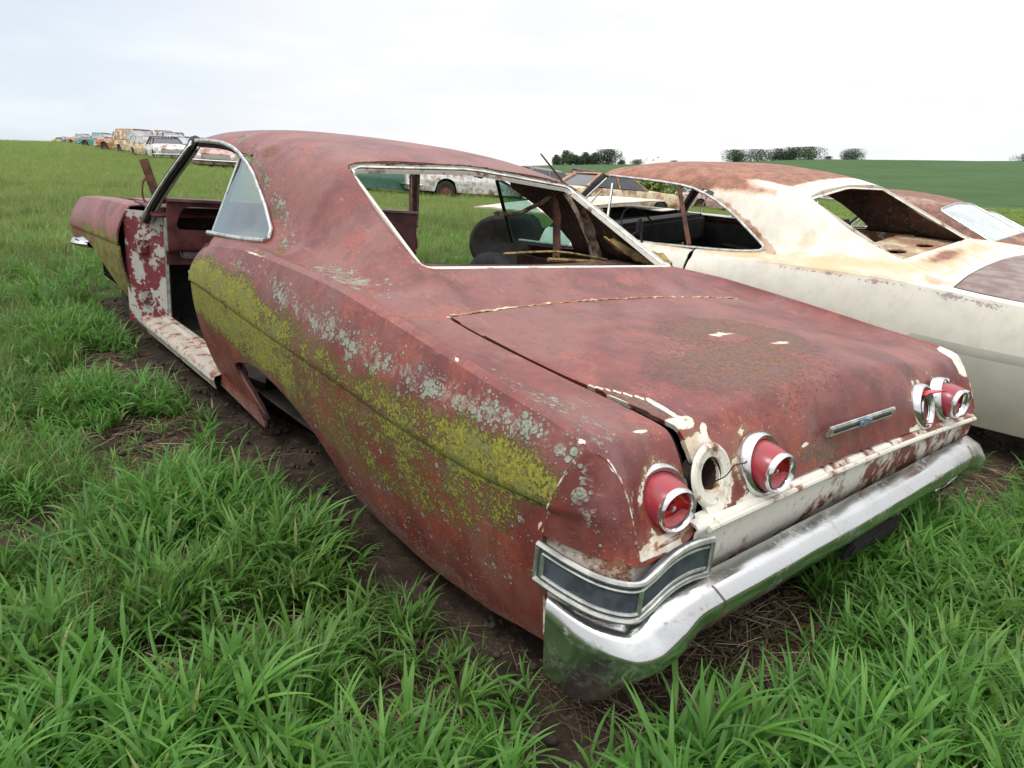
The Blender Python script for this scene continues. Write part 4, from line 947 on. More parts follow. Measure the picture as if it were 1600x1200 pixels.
def fastback(pose, label, paint, maskfn, lidpaint, group, yr, zadd, glass=False, detail=True, sill=CREAM, trim=TRIM, front_end=4.78, inner=INNER):
    x0, y0, z0, a, b, c = pose
    root = empty('car_wreck', Matrix.Translation((x0, y0, z0))@Matrix.Rotation(a, 4, 'Z')@Matrix.Rotation(b, 4, 'X')@Matrix.Rotation(c, 4, 'Y'), label, 'car', group)
    sh = Shape(yr, nv=9 if detail else 5, nx=5 if detail else 3, zadd=zadd)
    ry = lambda v: float(pchip(yr[0], yr[1], [v])[0])
    gl = [(q[0], ry(q[1])) for q in GL_]; qw = chaikin([(2.15, .975), (2.27, 1.065), (2.41, 1.16), (2.59, 1.248), (2.76, 1.300), (3.04, 1.322), (3.40, 1.338), (4.3, 1.345), (4.3, .94), (2.66, .94), (2.36, .955)], 1)
    body, lid, gp = top_skin(sh, root, paint, inner, maskfn, lid_paint=lidpaint, glassy=gl, qw=qw, jamb=ry(2.475))
    crw = lambda q: float(np.interp(q, sh.ey, sh.ex)) if q < ry(2.6) else crx0(float(pchip(yr[1], yr[0], [q])[0]))
    def fl(side, ya, yb, name, cut=None, zl=.28, crest=None, xc=crw):
        mb = MB()
        for rows in flank(ya, yb, side, zlow=zl, xcrest=xc, seam=ya < .3, yr=yr, crest=crest, n=int((yb-ya)/.02)):
            V, F = grid_vf(rows, flip=side > 0)
            if cut is not None: V, F = clip(V, F, cut(np.array(V)))
            mb.add(V, F)
        o = mb.build(name, [paint, inner], root, angle=None); vmask(o, maskfn); solid(o, .010, -1, 1); return o
    za = (lambda q: np.interp(q, *zadd))
    crq = lambda q: np.interp(q, sh.ey, sh.ez)
    arch = np.array([(ry(q[0])-.12, q[1]+.02) for q in ARCH])
    for s in (-1, 1):
        fl(s, .18, ry(2.475), 'quarter_panel', lambda P: sdpoly(P[:, 1], P[:, 2], arch), crest=crq)
        if not detail and s > 0: continue
        d_ = fl(s, ry(2.49), 3.83, 'door', crest=lambda q: np.interp(q, [2.4, 3.9], [.90, .93]))
        rows = [[(s*(crw(yy)-dx), yy, float(np.interp(yy, [2.4, 3.9], [.90, .93]))+dz) for yy in np.linspace(ry(2.49), 3.83, 24)] for dx, dz in ((0, 0), (.02, .025), (.06, .035), (.09, .03))]
        mb = MB(); mb.grid(rows, flip=s < 0); o = mb.build('door_top', [paint, inner], d_); vmask(o, maskfn); solid(o, .006, -1, 1)
        if s < 0 and detail:
            hood_side(root); wheel(root, (s*.80, 4.50, .36), .33, .17); front_bits(root, s, trim, sh, ry, crw); continue
        ff = fl(s, 3.85, front_end, 'front_fender', lambda P: np.minimum(sdpoly(P[:, 1], P[:, 2], FARCH+np.array([.0, .02])), front_end-.02-P[:, 1]-.25*np.clip(.65-P[:, 2], 0, 1)), crest=lambda q: np.interp(q, [3.8, 4.3, front_end], [.95, .955, .90]))
        rows = [[(s*(crw(yy)-dx), yy, float(np.interp(yy, [3.8, 4.3, front_end], [.95, .955, .90]))+dz) for yy in np.linspace(3.85, front_end-.02, 24)] for dx, dz in ((0, 0), (.03, .02), (.10, .03), (.20, .028), (.32, .03))]
        mb = MB(); mb.grid(rows, flip=s < 0); o = mb.build('fender_top', [paint, INNERD], ff); vmask(o, maskfn); solid(o, .006, -1, 1)
        rows = [[(s*.93+(-s)*t, front_end-.06-.05*math.sin(t*8), z_) for t in np.linspace(0, .30, 6)] for z_ in np.linspace(.40, .90, 8)]
        mb = MB(); mb.grid(rows); mb.grid([[(s*.63, yy, z_) for yy in np.linspace(front_end-.75, front_end-.06, 6)] for z_ in (.3, .6, .92)]); mb.build('fender_liner', BLACKP, ff)
        front_bits(root, s, trim, sh, ry, crw)
        wheel(root, (s*.80, 4.50, .36), .33, .17)
    mb = MB(); mb.box((0, 3.98, .60), (1.6, .03, .66)); mb.build('firewall', BLACKP, root)
    mb = MB(); mb.box((0, 2.6, .24), (1.66, 2.7, .03)); mb.build('floor_pan', DARK, root)
    mb = MB(); mb.box((0, 3.62, .86), (1.58, .22, .22), bev=.03); mb.build('dashboard', BLACKP, root)
    mb = MB(); mb.tube(cr([(-.42, 3.6, .80), (-.42, 3.35, .92)], 3), .02, 8); mb.lathe([(.19, 0), (.197, .008), (.205, 0), (.197, -.008), (.19, 0)], (-.42, 3.33, .93), (0, -.85, .5), 28); mb.build('steering_wheel', BLACKP, root)
    ya, yb = ry(1.235), ry(1.75)
    rows = [[(xx, yy, .925+(yy-ya)*.03-.01*math.cos(xx*3)) for yy in np.linspace(ya, yb, 24)] for xx in np.linspace(-.74, .74, 60)]
    V, F = grid_vf(rows, flip=False); V, F = clip(V, F, np.minimum.reduce([np.hypot((V[:, 0]-.05)/1.7, V[:, 1]-(ya+.25))-.055, np.hypot((V[:, 0]+.40), V[:, 1]-(ya+.10))-.04, np.hypot((V[:, 0]-.42)/1.5, V[:, 1]-(ya+.2))-.05]))
    o = mk('parcel_shelf', V, F, flaked('rusty_cream_shelf', (.52, .44, .30), (.25, .11, .06), (.49, .58), 5), root); solid(o, .008)
    mb = MB(); mb.box((0, yb, .60), (1.45, .03, .62)); mb.build('seat_bulkhead', INNERD, root)
    g3 = [Vector((u, v, sh.z(u, v))) for u, v in gp]; cc = Vector((0, ry(1.55), 1.1)); rows = [[], [], []]
    for i, p in enumerate(g3):
        t = (g3[(i+1) % len(g3)]-g3[i-1]).normalized(); sn = Vector((0, -.44, .9)); inn = t.cross(sn).normalized()
        if inn.dot(cc-p) < 0: inn = -inn
        rows[0].append(p+Vector((0, 0, .001))); rows[1].append(p-sn*.012); rows[2].append(p-sn*.014+inn*.02)
    mb = MB(); mb.grid([r+[r[0]] for r in rows]); o = mb.build('rear_window_flange', sill, root, angle=25); solid(o, .003, 0)
    if glass:
        rows = [[Vector((u*t, ry(1.55)+(v-ry(1.55))*t, sh.z(u*t, ry(1.55)+(v-ry(1.55))*t)-.008)) for u, v in list(gp)+[gp[0]]] for t in (.995, .7, .35, .02)]
        mb = MB(); mb.grid(rows); o = mb.build('rear_window', GLASS2, root); solid(o, .004)
        mb = MB(); mb.tube([p+Vector((0, 0, .004)) for p in g3], .009, 6, closed=True); mb.build('rear_window_trim', trim, root)
    return root, sh
YR = ([0, .18, .55, .97, 1.22, 1.88, 2.30, 2.80, 3.45, 3.62, 5.5], [0, .18, .70, 1.21, 1.456, 2.05, 2.42, 2.88, 3.49, 3.66, 5.45])
ZA = ([0, .5, 1.2, 1.7, 2.2], [.0, .04, .028, .012, 0])
WHITE = pale_paint('cream_and_grey_primer_paint', (.66, .635, .55), (.49, .485, .41), (.31, .145, .095), (.54, .375, .20))
LIDBR = simple('mauve_brown_lid_paint', (.165, .105, .095), .6, 0, .3, 8, .002, col2=(.24, .19, .17))
def white_mask(P):
    x, y, z = P.T; k = np.zeros(len(P))
    ru = np.clip((z-1.235)/.10, 0, 1)*np.clip((y-2.12)/.10, 0, 1)*.95
    ru = ru*(1-.75*blob(P, (-.58, 2.30, 1.33), (.07, .22, .08)))*(1-.5*blob(P, (.1, 2.12, 1.36), (.6, .08, .1)))
    ru = np.maximum(ru, .66*blob(P, (-.15, 1.40, .95), (.55, .07, .10)))
    ru = np.maximum(ru, .50*blob(P, (-.74, 1.28, .93), (.16, .16, .08)))
    ru = np.maximum(ru, .55*(abs(y-np.interp(z, [.97, 1.12, 1.22, 1.30], [2.11, 2.32, 2.50, 2.73])) < .04)*(z > .96))
    lo = (z < np.interp(y, [.2, 1.3, 2.5], [.665, .69, .735]))*(y < 3.8)*1.0
    st = np.clip(1.1-abs(z-.955)/.07, 0, 1)*(y < 2.9)*(y > 1.2)*.75
    st = np.maximum(st, .75*blob(P, (-.76, 1.95, 1.10), (.08, .10, .18))); st = np.maximum(st, .7*blob(P, (-.5, 1.27, .94), (.5, .06, .06)))
    st = np.maximum(st, .35*(z > .94)); st = np.maximum(st, .5*np.clip((.45-z)/.1, 0, 1))
    sc_ = np.clip(1.2-abs(z-np.interp(y, CREST_Y, CREST_Z)+.01)/.028, 0, 1)*(y < 2.0)*(y > .9)*(abs(x) > .9)*.9
    # grey-white flank above the crease is cooler than the cream sail panel
    return np.column_stack([ru, lo, st, sc_])
wroot, wsh = fastback((2.885, -.612, -.226, .051, .022, -.027), 'cream and grey two door fastback wreck with rusty roof and no rear window', WHITE, white_mask, LIDBR, None, YR, ZA)
mb = MB(); mb.tube([(-.33, 4.0, 1.02), (-.577, 4.0, 1.291), (-.797, 4.0, 1.472)], [.012, .012, .008], 6, flat=.6); mb.build('raised_wiper_arm', RUSTM, wroot)
mb = MB(); HP_ = [(-1.0035-.002*0, 1.47+.05*math.cos(a), .672+.018*math.sin(a)) for a in np.linspace(0, 6.28, 17)[:-1]]; mb.tube(HP_, .004, 6, closed=True, up=(1, 0, 0)); mb.build('trim_scar', RUSTM, wroot)
mb = MB(); mb.tube([(-.905, 2.95, .80), (-.90, 2.97, .95), (-.89, 3.0, 1.06)], .008, 6); mb.box((-.89, 3.0, 1.04), (.05, .05, .10), bev=.015); mb.build('door_mirror_stalk', BLACKP, wroot)
BROWN = pale_paint('brown_primer_and_rust_paint', (.40, .34, .28), (.30, .25, .21), (.235, .115, .085), (.36, .22, .13))
def brown_mask(P):
    x, y, z = P.T; n = len(P)
    return np.column_stack([np.clip(.75+.25*np.sin(x*5+y*3), 0, 1), z*0, z*0+.2, z*0])
fastback((7.6, .20, -.50, .03, .015, -.02), 'rusty brown fastback with dusty rear window in place, beside the cream wreck', BROWN, brown_mask, BROWN, None, YR, ZA, glass=True, detail=False)
MAUVE = pale_paint('faded_mauve_paint', (.30, .17, .15), (.24, .14, .12), (.21, .10, .075), (.33, .22, .16))
fastback((10.9, .8, -.72, .03, .0, -.02), 'faded mauve fastback, farthest right in the row beyond the dusty rear window', MAUVE, brown_mask, MAUVE, None, YR, ZA, glass=True, detail=False)

# ------------------------------------------------------------------ ground
def ground_mat():
    M = Mat('field_soil_and_turf'); X_, Y_, Z_ = M.xyz()
    dx = X_+1.855; dy = Y_+.62
    r = (dx*dx+dy*dy)._m('SQRT')
    a = M.noise(.9, 6, .65); b = M.noise(9, 6, .6); f = M.noise(45, 5, .7); g = M.noise(.06, 5, .6); h = M.noise(.35, 5, .6)
    soil = M.mix(b.ss(.36, .64), (.040, .028, .021), (.072, .052, .040)); soil = M.mix((f*.7+b*.3).ss(.57, .63), soil, (.13, .10, .065)); soil = M.mix(f.ss(.42, .30), soil, (.035, .025, .020))
    turf = M.mix(a.ss(.35, .65), (.13, .22, .05), (.19, .28, .07)); turf = M.mix(h.ss(.50, .68)*.6, turf, (.25, .28, .11))
    turf = M.mix(g.ss(.45, .62)*.5, turf, (.20, .26, .08)); turf = M.mix(f.ss(.52, .64)*.4, turf, (.045, .085, .02))
    M.put('Base Color', M.mix(r.ss(9, 30), soil, turf)); M.put('Roughness', .95); M.put('Specular IOR Level', .1)
    M.bump(b*.6+f*.5, .03); return M.m
az_ = np.concatenate([np.linspace(-180, -45, 28)[:-1], np.linspace(-45, 120, 331), np.linspace(120, 180, 14)[1:]])
rr_ = np.concatenate([np.linspace(.02, 12, 110), np.geomspace(12.3, 1500, 90)])
gx = CX+np.sin(np.radians(az_))[None]*rr_[:, None]; gy = CY_+np.cos(np.radians(az_))[None]*rr_[:, None]; gz = gh(gx, gy)
for i in range(1, 70):
    pass
mb = MB(); mb.grid(list(np.stack([gx, gy, gz], -1))); g_ = mb.build('ground', ground_mat(), None, angle=None); tag(g_, kind='structure')
# far crop field over the valley
def crop_mat():
    M = Mat('distant_crop_rows'); a = M.noise(.02, 5, .6); b = M.noise(.6, 5, .65, vec=M.map(1, .15, 1, rot=(0, 0, -.25))); c_ = M.noise(3, 4, .7)
    c = M.mix(b.ss(.35, .65), (.052, .105, .042), (.085, .145, .058)); c = M.mix(a.ss(.45, .6)*.5, c, (.06, .095, .04)); c = M.mix(c_.ss(.5, .7)*.5, c, (.030, .062, .025))
    M.put('Base Color', c); M.put('Roughness', .95); M.put('Specular IOR Level', .1); M.bump(c_+b, .3); return M.m
ra = np.geomspace(112, 760, 50); aa = np.linspace(37, 118, 120)
fx = CX+np.sin(np.radians(aa))[None]*ra[:, None]; fy = CY_+np.cos(np.radians(aa))[None]*ra[:, None]
fzz = gh(fx, fy)+np.interp(ra, [112, 118], [-.1, .45])[:, None]+np.random.uniform(-.08, .08, fx.shape)
mb = MB(); mb.grid(list(np.stack([fx, fy, fzz], -1))); tag(mb.build('crop_field', crop_mat(), None, angle=None), kind='structure')

# ------------------------------------------------------------------ trees on the skyline
LEAF_T = []
for k, cc in enumerate([(.045, .085, .035), (.06, .105, .042), (.038, .065, .034)]): LEAF_T.append(simple('tree_foliage_%s' % 'abc'[k], cc, .8, 0, .45, .8))
BARK = simple('bark', (.10, .075, .055), .9, 0, .4, 4)
def tree(u_az, r, h, wd, label, kind=0, seed=0, group='trees on the far skyline'):
    rng = np.random.RandomState(seed); x, y = pol(u_az, r); z = float(gh0(x, y))+.3
    root = empty('tree', Matrix.Translation((x, y, z)), label, 'tree', group)
    mb = MB(); mb.tube([(0, 0, -.5), (.1, 0, h*.25), (-.05, .1, h*.55)], [h*.035, h*.028, h*.012], 8)
    for k in range(5):
        a = rng.uniform(0, 6.28); mb.tube([(0, 0, h*.2), (math.cos(a)*wd*.2, math.sin(a)*wd*.2, h*.42), (math.cos(a)*wd*.36, math.sin(a)*wd*.36, h*.6)], [h*.018, h*.012, h*.005], 6)
    mb.build('trunk', BARK, root)
    lobes = []
    for k in range(rng.randint(9, 15)):
        a = rng.uniform(0, 6.28); q = rng.uniform(0, .36)*wd; lobes.append((math.cos(a)*q, math.sin(a)*q, h*rng.uniform(.10, .62), wd*rng.uniform(.18, .30)))
    lobes.append((0, 0, h*.62, wd*.28)); lobes.append((rng.uniform(-.1, .1)*wd, 0, h*.84, wd*.16))
    V = []; F = []; nl = 5200; sz = h*.036
    for k in range(nl):
        l = lobes[rng.randint(len(lobes))]; d = rng.normal(size=3); d /= np.linalg.norm(d); rad = l[3]*rng.uniform(.55, 1.08)
        p = np.array(l[:3])+d*rad*np.array([1, 1, .85])
        if p[2] < -h*.05 or p[2] > h: continue
        t = rng.normal(size=3); t /= np.linalg.norm(t); b = np.cross(t, d+.3*rng.normal(size=3)); b /= np.linalg.norm(b)+1e-6; s = sz*rng.uniform(.6, 1.5)
        i = len(V); V += [p-t*s, p+b*s*.6, p+t*s, p-b*s*.6]; F.append((i, i+1, i+2, i+3))
    mk('crown', V, F, LEAF_T[kind], root, smooth=False)
def uaz(u, v=253):
    d = (u-800)/FPX*r2+(v-600)/FPX*d2+fwd; return math.degrees(math.atan2(d.x, d.y))
TR = [(870, 15, 12, 'small round tree at the left end of the left skyline clump'), (885, 21, 18, 'airy tall tree second from left in the left skyline clump'), (900, 14, 16, 'low dark bushy tree in the middle of the left skyline clump'),
      (915, 18, 15, 'thin topped tree right of the low bushy one in the left clump'), (928, 17, 14, 'upright tree just left of the biggest round crown'), (948, 22, 30, 'biggest round crowned tree, right end of the left skyline clump'),
      (971, 6, 8, 'tiny bush just right of the biggest round tree'), (995, 7, 12, 'small lone bush above the front of the cream wreck'), (1053, 5, 9, 'tiny lone tree over the rusty roof of the cream wreck'),
      (1148, 17, 24, 'leaning round tree at the left end of the right skyline clump'), (1181, 16, 32, 'wide pale tree second in the right skyline clump'), (1215, 16, 22, 'spiky dark tree in the right skyline clump'),
      (1240, 17, 22, 'dark rounded tree left half of the broad pair'), (1262, 17, 26, 'broad round tree at the right end of the right skyline clump'), (1292, 4, 9, 'tiny bush between the right clump and the lone round tree'),
      (1330, 14, 22, 'lone dense round tree on the right skyline'), (1603, 9, 18, 'small tree at the right edge of the skyline')]
for i, (u, hp, wp_, lb) in enumerate(TR):
    R0 = 405; tree(uaz(u), R0, (hp+1)/FPX*R0*.95, wp_/FPX*R0*1.85, lb, i % 3, 40+i)

# ------------------------------------------------------------------ other wrecks, standing farther off
def faded(name, col, rust=(.20, .09, .05), th=(.53, .60), loc=(0, 0, 0)): return flaked(name, col, rust, th, 2.6, rust, .5, .55, loc)
PAINT = {'teal': faded('faded_teal_paint', (.09, .30, .28)), 'white': faded('chalky_white_paint', (.66, .66, .64)), 'cream': faded('faded_cream_paint', (.60, .50, .34), (.24, .10, .05), (.50, .60)),
         'orange': faded('rusty_orange_paint', (.36, .15, .07), (.5, .45, .36), (.56, .62)), 'grey': faded('dull_grey_paint', (.20, .20, .205)), 'dark': faded('nearly_black_paint', (.045, .042, .045)),
         'pink': faded('sun_bleached_red_paint', (.46, .17, .15), (.55, .35, .32)), 'green': faded('dull_dark_green_paint', (.055, .135, .10), (.10, .17, .14)), 'red': faded('bright_red_paint', (.30, .035, .04)),
         'rose': faded('pale_rose_paint', (.52, .36, .34))}
PANE = simple('dark_old_window_glass', (.05, .06, .07), .12, 0, .3, 2, spec=.6)
PLIGHT = simple('pale_pane_painted_reflection', (.36, .40, .44), .12, 0, .4, 1.5, spec=.7)  # reflected sky is painted into the pale pane colour
HEADL = simple('headlamp_glass', (.72, .74, .74), .15, 0, .2, 9, spec=.8)
def vehicle(kind, paint, roof, x, y, head, label, cat, group, wheels=True, pane=None, chrome=True, open_hood=False, sc_=1.0):
    z = float(gh0(x, y)); e_ = .5
    zx = (float(gh0(x+e_, y))-float(gh0(x-e_, y)))/(2*e_); zy = (float(gh0(x, y+e_))-float(gh0(x, y-e_)))/(2*e_)
    up = Vector((-zx, -zy, 1)).normalized(); h_ = math.radians(head); f_ = Vector((math.sin(h_), math.cos(h_), 0)); r_ = f_.cross(up).normalized(); f_ = up.cross(r_)
    M4 = Matrix((r_, f_, up)).transposed().to_4x4()@Matrix.Scale(sc_, 4); M4.translation = (x, y, z-.03)
    root = empty({'pickup': 'pickup_truck', 'sedan': 'sedan', 'wagon': 'station_wagon', 'van': 'panel_van'}[kind], M4, label, cat, group)
    if kind == 'pickup':
        w_ = .95; ys = [-2.5, -2.45, -.75, -.7, .75, .85, 2.2, 2.42]; zt = [1.06, 1.12, 1.12, 1.14, 1.16, 1.15, 1.12, .92]; bot = .42; ar = [(-1.55, .44), (1.62, .44)]; rad = .47; cab = (-.72, .85, -.60, .45, 1.80)
    elif kind == 'van':
        w_ = .95; ys = [-2.4, -2.3, .8, .9, 2.1, 2.3]; zt = [1.1, 1.15, 1.15, 1.12, 1.05, .8]; bot = .38; ar = [(-1.5, .4), (1.5, .4)]; rad = .42; cab = (-2.3, .95, -2.2, .45, 1.95)
    elif kind == 'wagon':
        w_ = .96; ys = [-2.55, -2.45, 1.0, 1.1, 2.35, 2.6]; zt = [.85, .96, .98, 1.0, .95, .75]; bot = .28; ar = [(-1.45, .33), (1.6, .33)]; rad = .39; cab = (-2.4, 1.05, -2.15, .35, 1.50)
    else:
        w_ = .97; ys = [-2.65, -2.5, -1.45, -1.3, 1.0, 1.1, 2.4, 2.62]; zt = [.80, .90, .96, .97, .98, 1.0, .93, .74]; bot = .28; ar = [(-1.45, .33), (1.6, .33)]; rad = .39; cab = (-1.45, 1.05, -.85, .35, 1.42)
    yy = np.linspace(ys[0], ys[-1], 70); rows = []
    for fx_, fz_ in ((0, 1.02), (.45, 1.015), (.78, 1.0), (.92, .965), (.975, .86), (.985, .72), (1.0, .62), (.985, .5), (.95, .0)):
        rr_ = []
        for a in yy:
            t = float(np.interp(a, ys, zt)); tp = 1-.10*abs((a-(ys[0]+ys[-1])/2)/((ys[-1]-ys[0])/2))**4
            zz = bot if fz_ == 0 else (t*fz_ if fz_ > .7 else bot+(t-bot)*fz_*.9)
            rr_.append((w_*fx_*tp, a, zz))
        rows.append(rr_)
    V, F = grid_vf(rows); Vm = V*[-1, 1, 1]; nV = len(V); V = np.concatenate([V, Vm]); F = F+[tuple(i+nV for i in f[::-1]) for f in F]
    if open_hood: V, F = clip(V, F, np.where((abs(V[:, 0]) < w_*.8), ys[-3]+.12-V[:, 1], 1))
    cut = np.minimum.reduce([np.hypot(V[:, 1]-a, V[:, 2]-b)-rad for a, b in ar]); cut = np.where(abs(V[:, 0]) > .6, cut, 1)
    V, F = clip(V, F, cut); mb = MB(); mb.add(V, F)
    for e in (0, -1):                                              # closed nose and tail
        o_ = [(r[e][0], r[e][1], r[e][2]) for r in rows]; o2 = [(-a, b, c) for a, b, c in o_[::-1]]; mb.add(o_+o2, [tuple(range(len(o_)*2))])
    bd = mb.build('body', [paint, INNERD], root, angle=40)
    mb = MB(); mb.box((0, (ys[0]+ys[-1])/2, bot+.14), (w_*1.55, (ys[-1]-ys[0])*.93, .22)); mb.build('chassis', BLACKP, root)
    y0, y1, y2, y3, zr = cab; zb = float(np.interp((y0+y1)/2, ys, zt))-.01; wb, wt = w_*.87, w_*.70
    rows = []
    for fx_, dz in ((1.0, -.045), (.985, -.01), (.80, .02), (.4, .04), (0, .045), (-.4, .04), (-.80, .02), (-.985, -.01), (-1.0, -.045)):
        rows.append([(wt*fx_*(1 if 0 < k < 9 else .96), a, zr-.045+dz*(1 if 0 < k < 9 else .2)) for k, a in enumerate(np.linspace(y2-.03, y3+.06, 10))])
    mb = MB(); mb.grid(rows); o = mb.build('roof', roof, root); solid(o, .03, 0)
    B_ = lambda s, t: Vector((s*wb, y0+(y1-y0)*t, zb)); T_ = lambda s, t: Vector((s*wt*.99, y2+(y3-y2)*t, zr-.06))
    for s in (-1, 1):
        ts = {'pickup': (0, 1), 'sedan': (0, .52, 1), 'wagon': (0, .34, .66, 1), 'van': (0, .62, 1)}[kind]
        for k, t in enumerate(ts):
            mb = MB(); mb.tube([B_(s, t), T_(s, t)], .045 if kind != 'sedan' else (.06 if k == 0 else .028), 6, flat=1.3); mb.build('pillar', paint if kind != 'sedan' else roof, root)
        for a, b in zip(ts[:-1], ts[1:]):
            q = [B_(s, a+.03).lerp(T_(s, a+.03), .04), B_(s, b-.03).lerp(T_(s, b-.03), .04), B_(s, b-.03).lerp(T_(s, b-.03), .95), B_(s, a+.03).lerp(T_(s, a+.03), .95)]
            if kind == 'van' and a == 0: mk('side_panel', [v*1.0 for v in q], [(0, 1, 2, 3)], paint, root, smooth=False); continue
            o = mk('window', q, [(0, 1, 2, 3)], pane or PANE, root, smooth=False); solid(o, .01, 0)
    for t in (0, 1):
        q = [B_(-1, t).lerp(T_(-1, t), .03), B_(1, t).lerp(T_(1, t), .03), B_(1, t).lerp(T_(1, t), .97), B_(-1, t).lerp(T_(-1, t), .97)]
        c = sum(q, Vector())/4; q = [c+(v-c)*.93 for v in q]
        o = mk('windscreen' if t else 'rear_window', q, [(0, 1, 2, 3)], pane or PANE, root, smooth=False); solid(o, .01, 0)
    if wheels:
        for a, b in ar:
            for s in (-1, 1): wheel(root, (s*(w_-.13), a, rad-.08), rad-.06, .19, n=20)
    for e, s in ((ys[-1], 1), (ys[0], -1)):
        bz = bot+.17
        P_ = cr([(-w_*.99, e-s*.35, bz), (-w_*.96, e-s*.02, bz), (-w_*.5, e+s*.09, bz), (w_*.5, e+s*.09, bz), (w_*.96, e-s*.02, bz), (w_*.99, e-s*.35, bz)], 4)
        mb = MB(); mb.tube(P_, .085, 8, flat=.5, up=(0, 0, 1)); mb.build('bumper', CHROME if chrome else RUSTM, root)
    zg = float(zt[-1])-.10
    mb = MB(); mb.box((0, ys[-1]+.012, zg-.03), (w_*1.15, .03, .17), bev=.01); mb.build('grille', TRIM if chrome else BLACKP, root)
    for s in (-1, 1):
        mb = MB(); mb.lathe([(.10, -.02), (.105, .02), (.085, .035), (0, .05)], (s*w_*.72, ys[-1]+.0, zg), (0, 1, 0), 16); mb.build('headlight', HEADL, root)
        mb = MB(); mb.box((s*w_*.78, ys[0]-.01, zt[0]-.13), (.16, .03, .10), bev=.01); mb.build('tail_light', LENS, root)
    return root
def uv(u, d):
    a = uaz(u, 253); return pol(a, d)
ROW = 'wrecks lined up along the hill crest'
for (u, d, kind, p, rf, hd, lb) in [
    (105, 190, 'sedan', 'cream', 'cream', 150, 'tiny pale sedan at the far left end of the wrecks on the hill crest'),
    (122, 165, 'wagon', 'grey', 'white', 150, 'tiny grey white wagon second from the far end of the hill crest row'),
    (136, 128, 'pickup', 'orange', 'cream', 155, 'rusty orange pickup left of the teal pickup on the hill'),
    (148, 118, 'sedan', 'grey', 'rose', 155, 'dull grey sedan squeezed between the orange and the teal pickup'),
    (165, 96, 'pickup', 'teal', 'teal', 140, 'teal pickup with turquoise bonnet in the hill row'),
    (190, 80, 'sedan', 'rose', 'white', 160, 'pale rose sedan with shining chrome nose right of the teal pickup'),
    (203, 68, 'pickup', 'orange', 'white', 150, 'orange brown pickup with white cab in the hill row'),
    (222, 62, 'van', 'cream', 'orange', 170, 'cream van with rusty orange roof edge and nose in the hill row'),
    (243, 55, 'wagon', 'cream', 'rose', 178, 'cream wagon with pinkish roof and dark rear glass in the hill row'),
    (262, 49, 'sedan', 'white', 'dark', 188, 'white nosed low sedan with chrome bumper in front of the hill row'),
    (288, 52, 'wagon', 'dark', 'white', 185, 'dark wagon with white roof beside the windscreen pillar'),
    (333, 38, 'sedan', 'rose', 'pink', 196, 'bleached red sedan with chrome front seen through the open door window')]:
    x, y = uv(u, d); vehicle(kind, PAINT[p], PAINT[rf], x, y, hd, lb, {'pickup': 'pickup truck', 'van': 'van', 'wagon': 'wagon', 'sedan': 'car'}[kind], ROW, pane=PLIGHT if d > 40 and kind != 'sedan' else None)
for (u, d, kind, p, rf, hd, lb) in [
    (114, 205, 'pickup', 'dark', 'grey', 160, 'dark speck of a pickup between the first two cars on the hill crest'),
    (142, 150, 'wagon', 'white', 'cream', 170, 'white topped wagon behind the rusty orange pickup on the hill'),
    (178, 102, 'pickup', 'cream', 'teal', 165, 'cream pickup with a teal cab tucked behind the teal pickup'),
    (213, 76, 'pickup', 'white', 'rose', 175, 'white truck with a rose cab behind the cream van'),
    (236, 68, 'pickup', 'orange', 'white', 180, 'orange truck with white cab between the van and the cream wagon'),
    (256, 63, 'van', 'white', 'rose', 172, 'white van with a reddish roof behind the low white sedan'),
    (272, 58, 'pickup', 'dark', 'white', 178, 'dark truck with white cab roof just left of the dark wagon')]:
    x, y = uv(u, d); vehicle(kind, PAINT[p], PAINT[rf], x, y, hd, lb, {'pickup': 'pickup truck', 'van': 'van', 'wagon': 'wagon', 'sedan': 'car'}[kind], ROW, pane=PLIGHT)
ROW2 = 'wrecks across the grass behind the maroon car'
for (u, d, kind, p, rf, hd, lb) in [
    (604, 26, 'sedan', 'green', 'green', 118, 'dark green sedan seen through the missing rear window'),
    (748, 25.5, 'sedan', 'white', 'white', 112, 'white sedan right of the dark green one, seen through the missing rear window'),
    (850, 29, 'sedan', 'white', 'grey', 112, 'white car with grey roof beyond the maroon roof edge'),
    (912, 40, 'pickup', 'red', 'dark', 120, 'red pickup with a dark cab behind the bleached pink sedan'),
    (920, 31, 'sedan', 'pink', 'pink', 150, 'bleached pink sedan in front of the red pickup'),
    (985, 52, 'wagon', 'grey', 'white', 118, 'grey wagon seen through the side window of the cream wreck'),
    (1050, 50, 'sedan', 'white', 'white', 118, 'white four door sedan with dark openings framed by the cream wreck side window'),
    (1120, 44, 'sedan', 'rose', 'white', 115, 'rose and white sedan behind the quarter window of the cream wreck'),
    (948, 24, 'sedan', 'cream', 'orange', 100, 'cream stripped sedan with rusty roof close behind the cream wreck')]:
    x, y = uv(u, d); vehicle(kind, PAINT[p], PAINT[rf], x, y, hd, lb, 'pickup truck' if kind == 'pickup' else 'car', ROW2)
# loose tyre lying up against the neighbouring car
tr_ = empty('tyre', Matrix.Translation((1.50, 4.12, float(gh0(1.5, 4.12))+.10))@Matrix.Rotation(math.radians(62), 4, 'X')@Matrix.Rotation(math.radians(90), 4, 'Y'), 'loose black tyre leaning in the grass beyond the maroon car', 'tyre')
wheel(tr_, (0, 0, 0), .34, .19, name='tyre_casing')
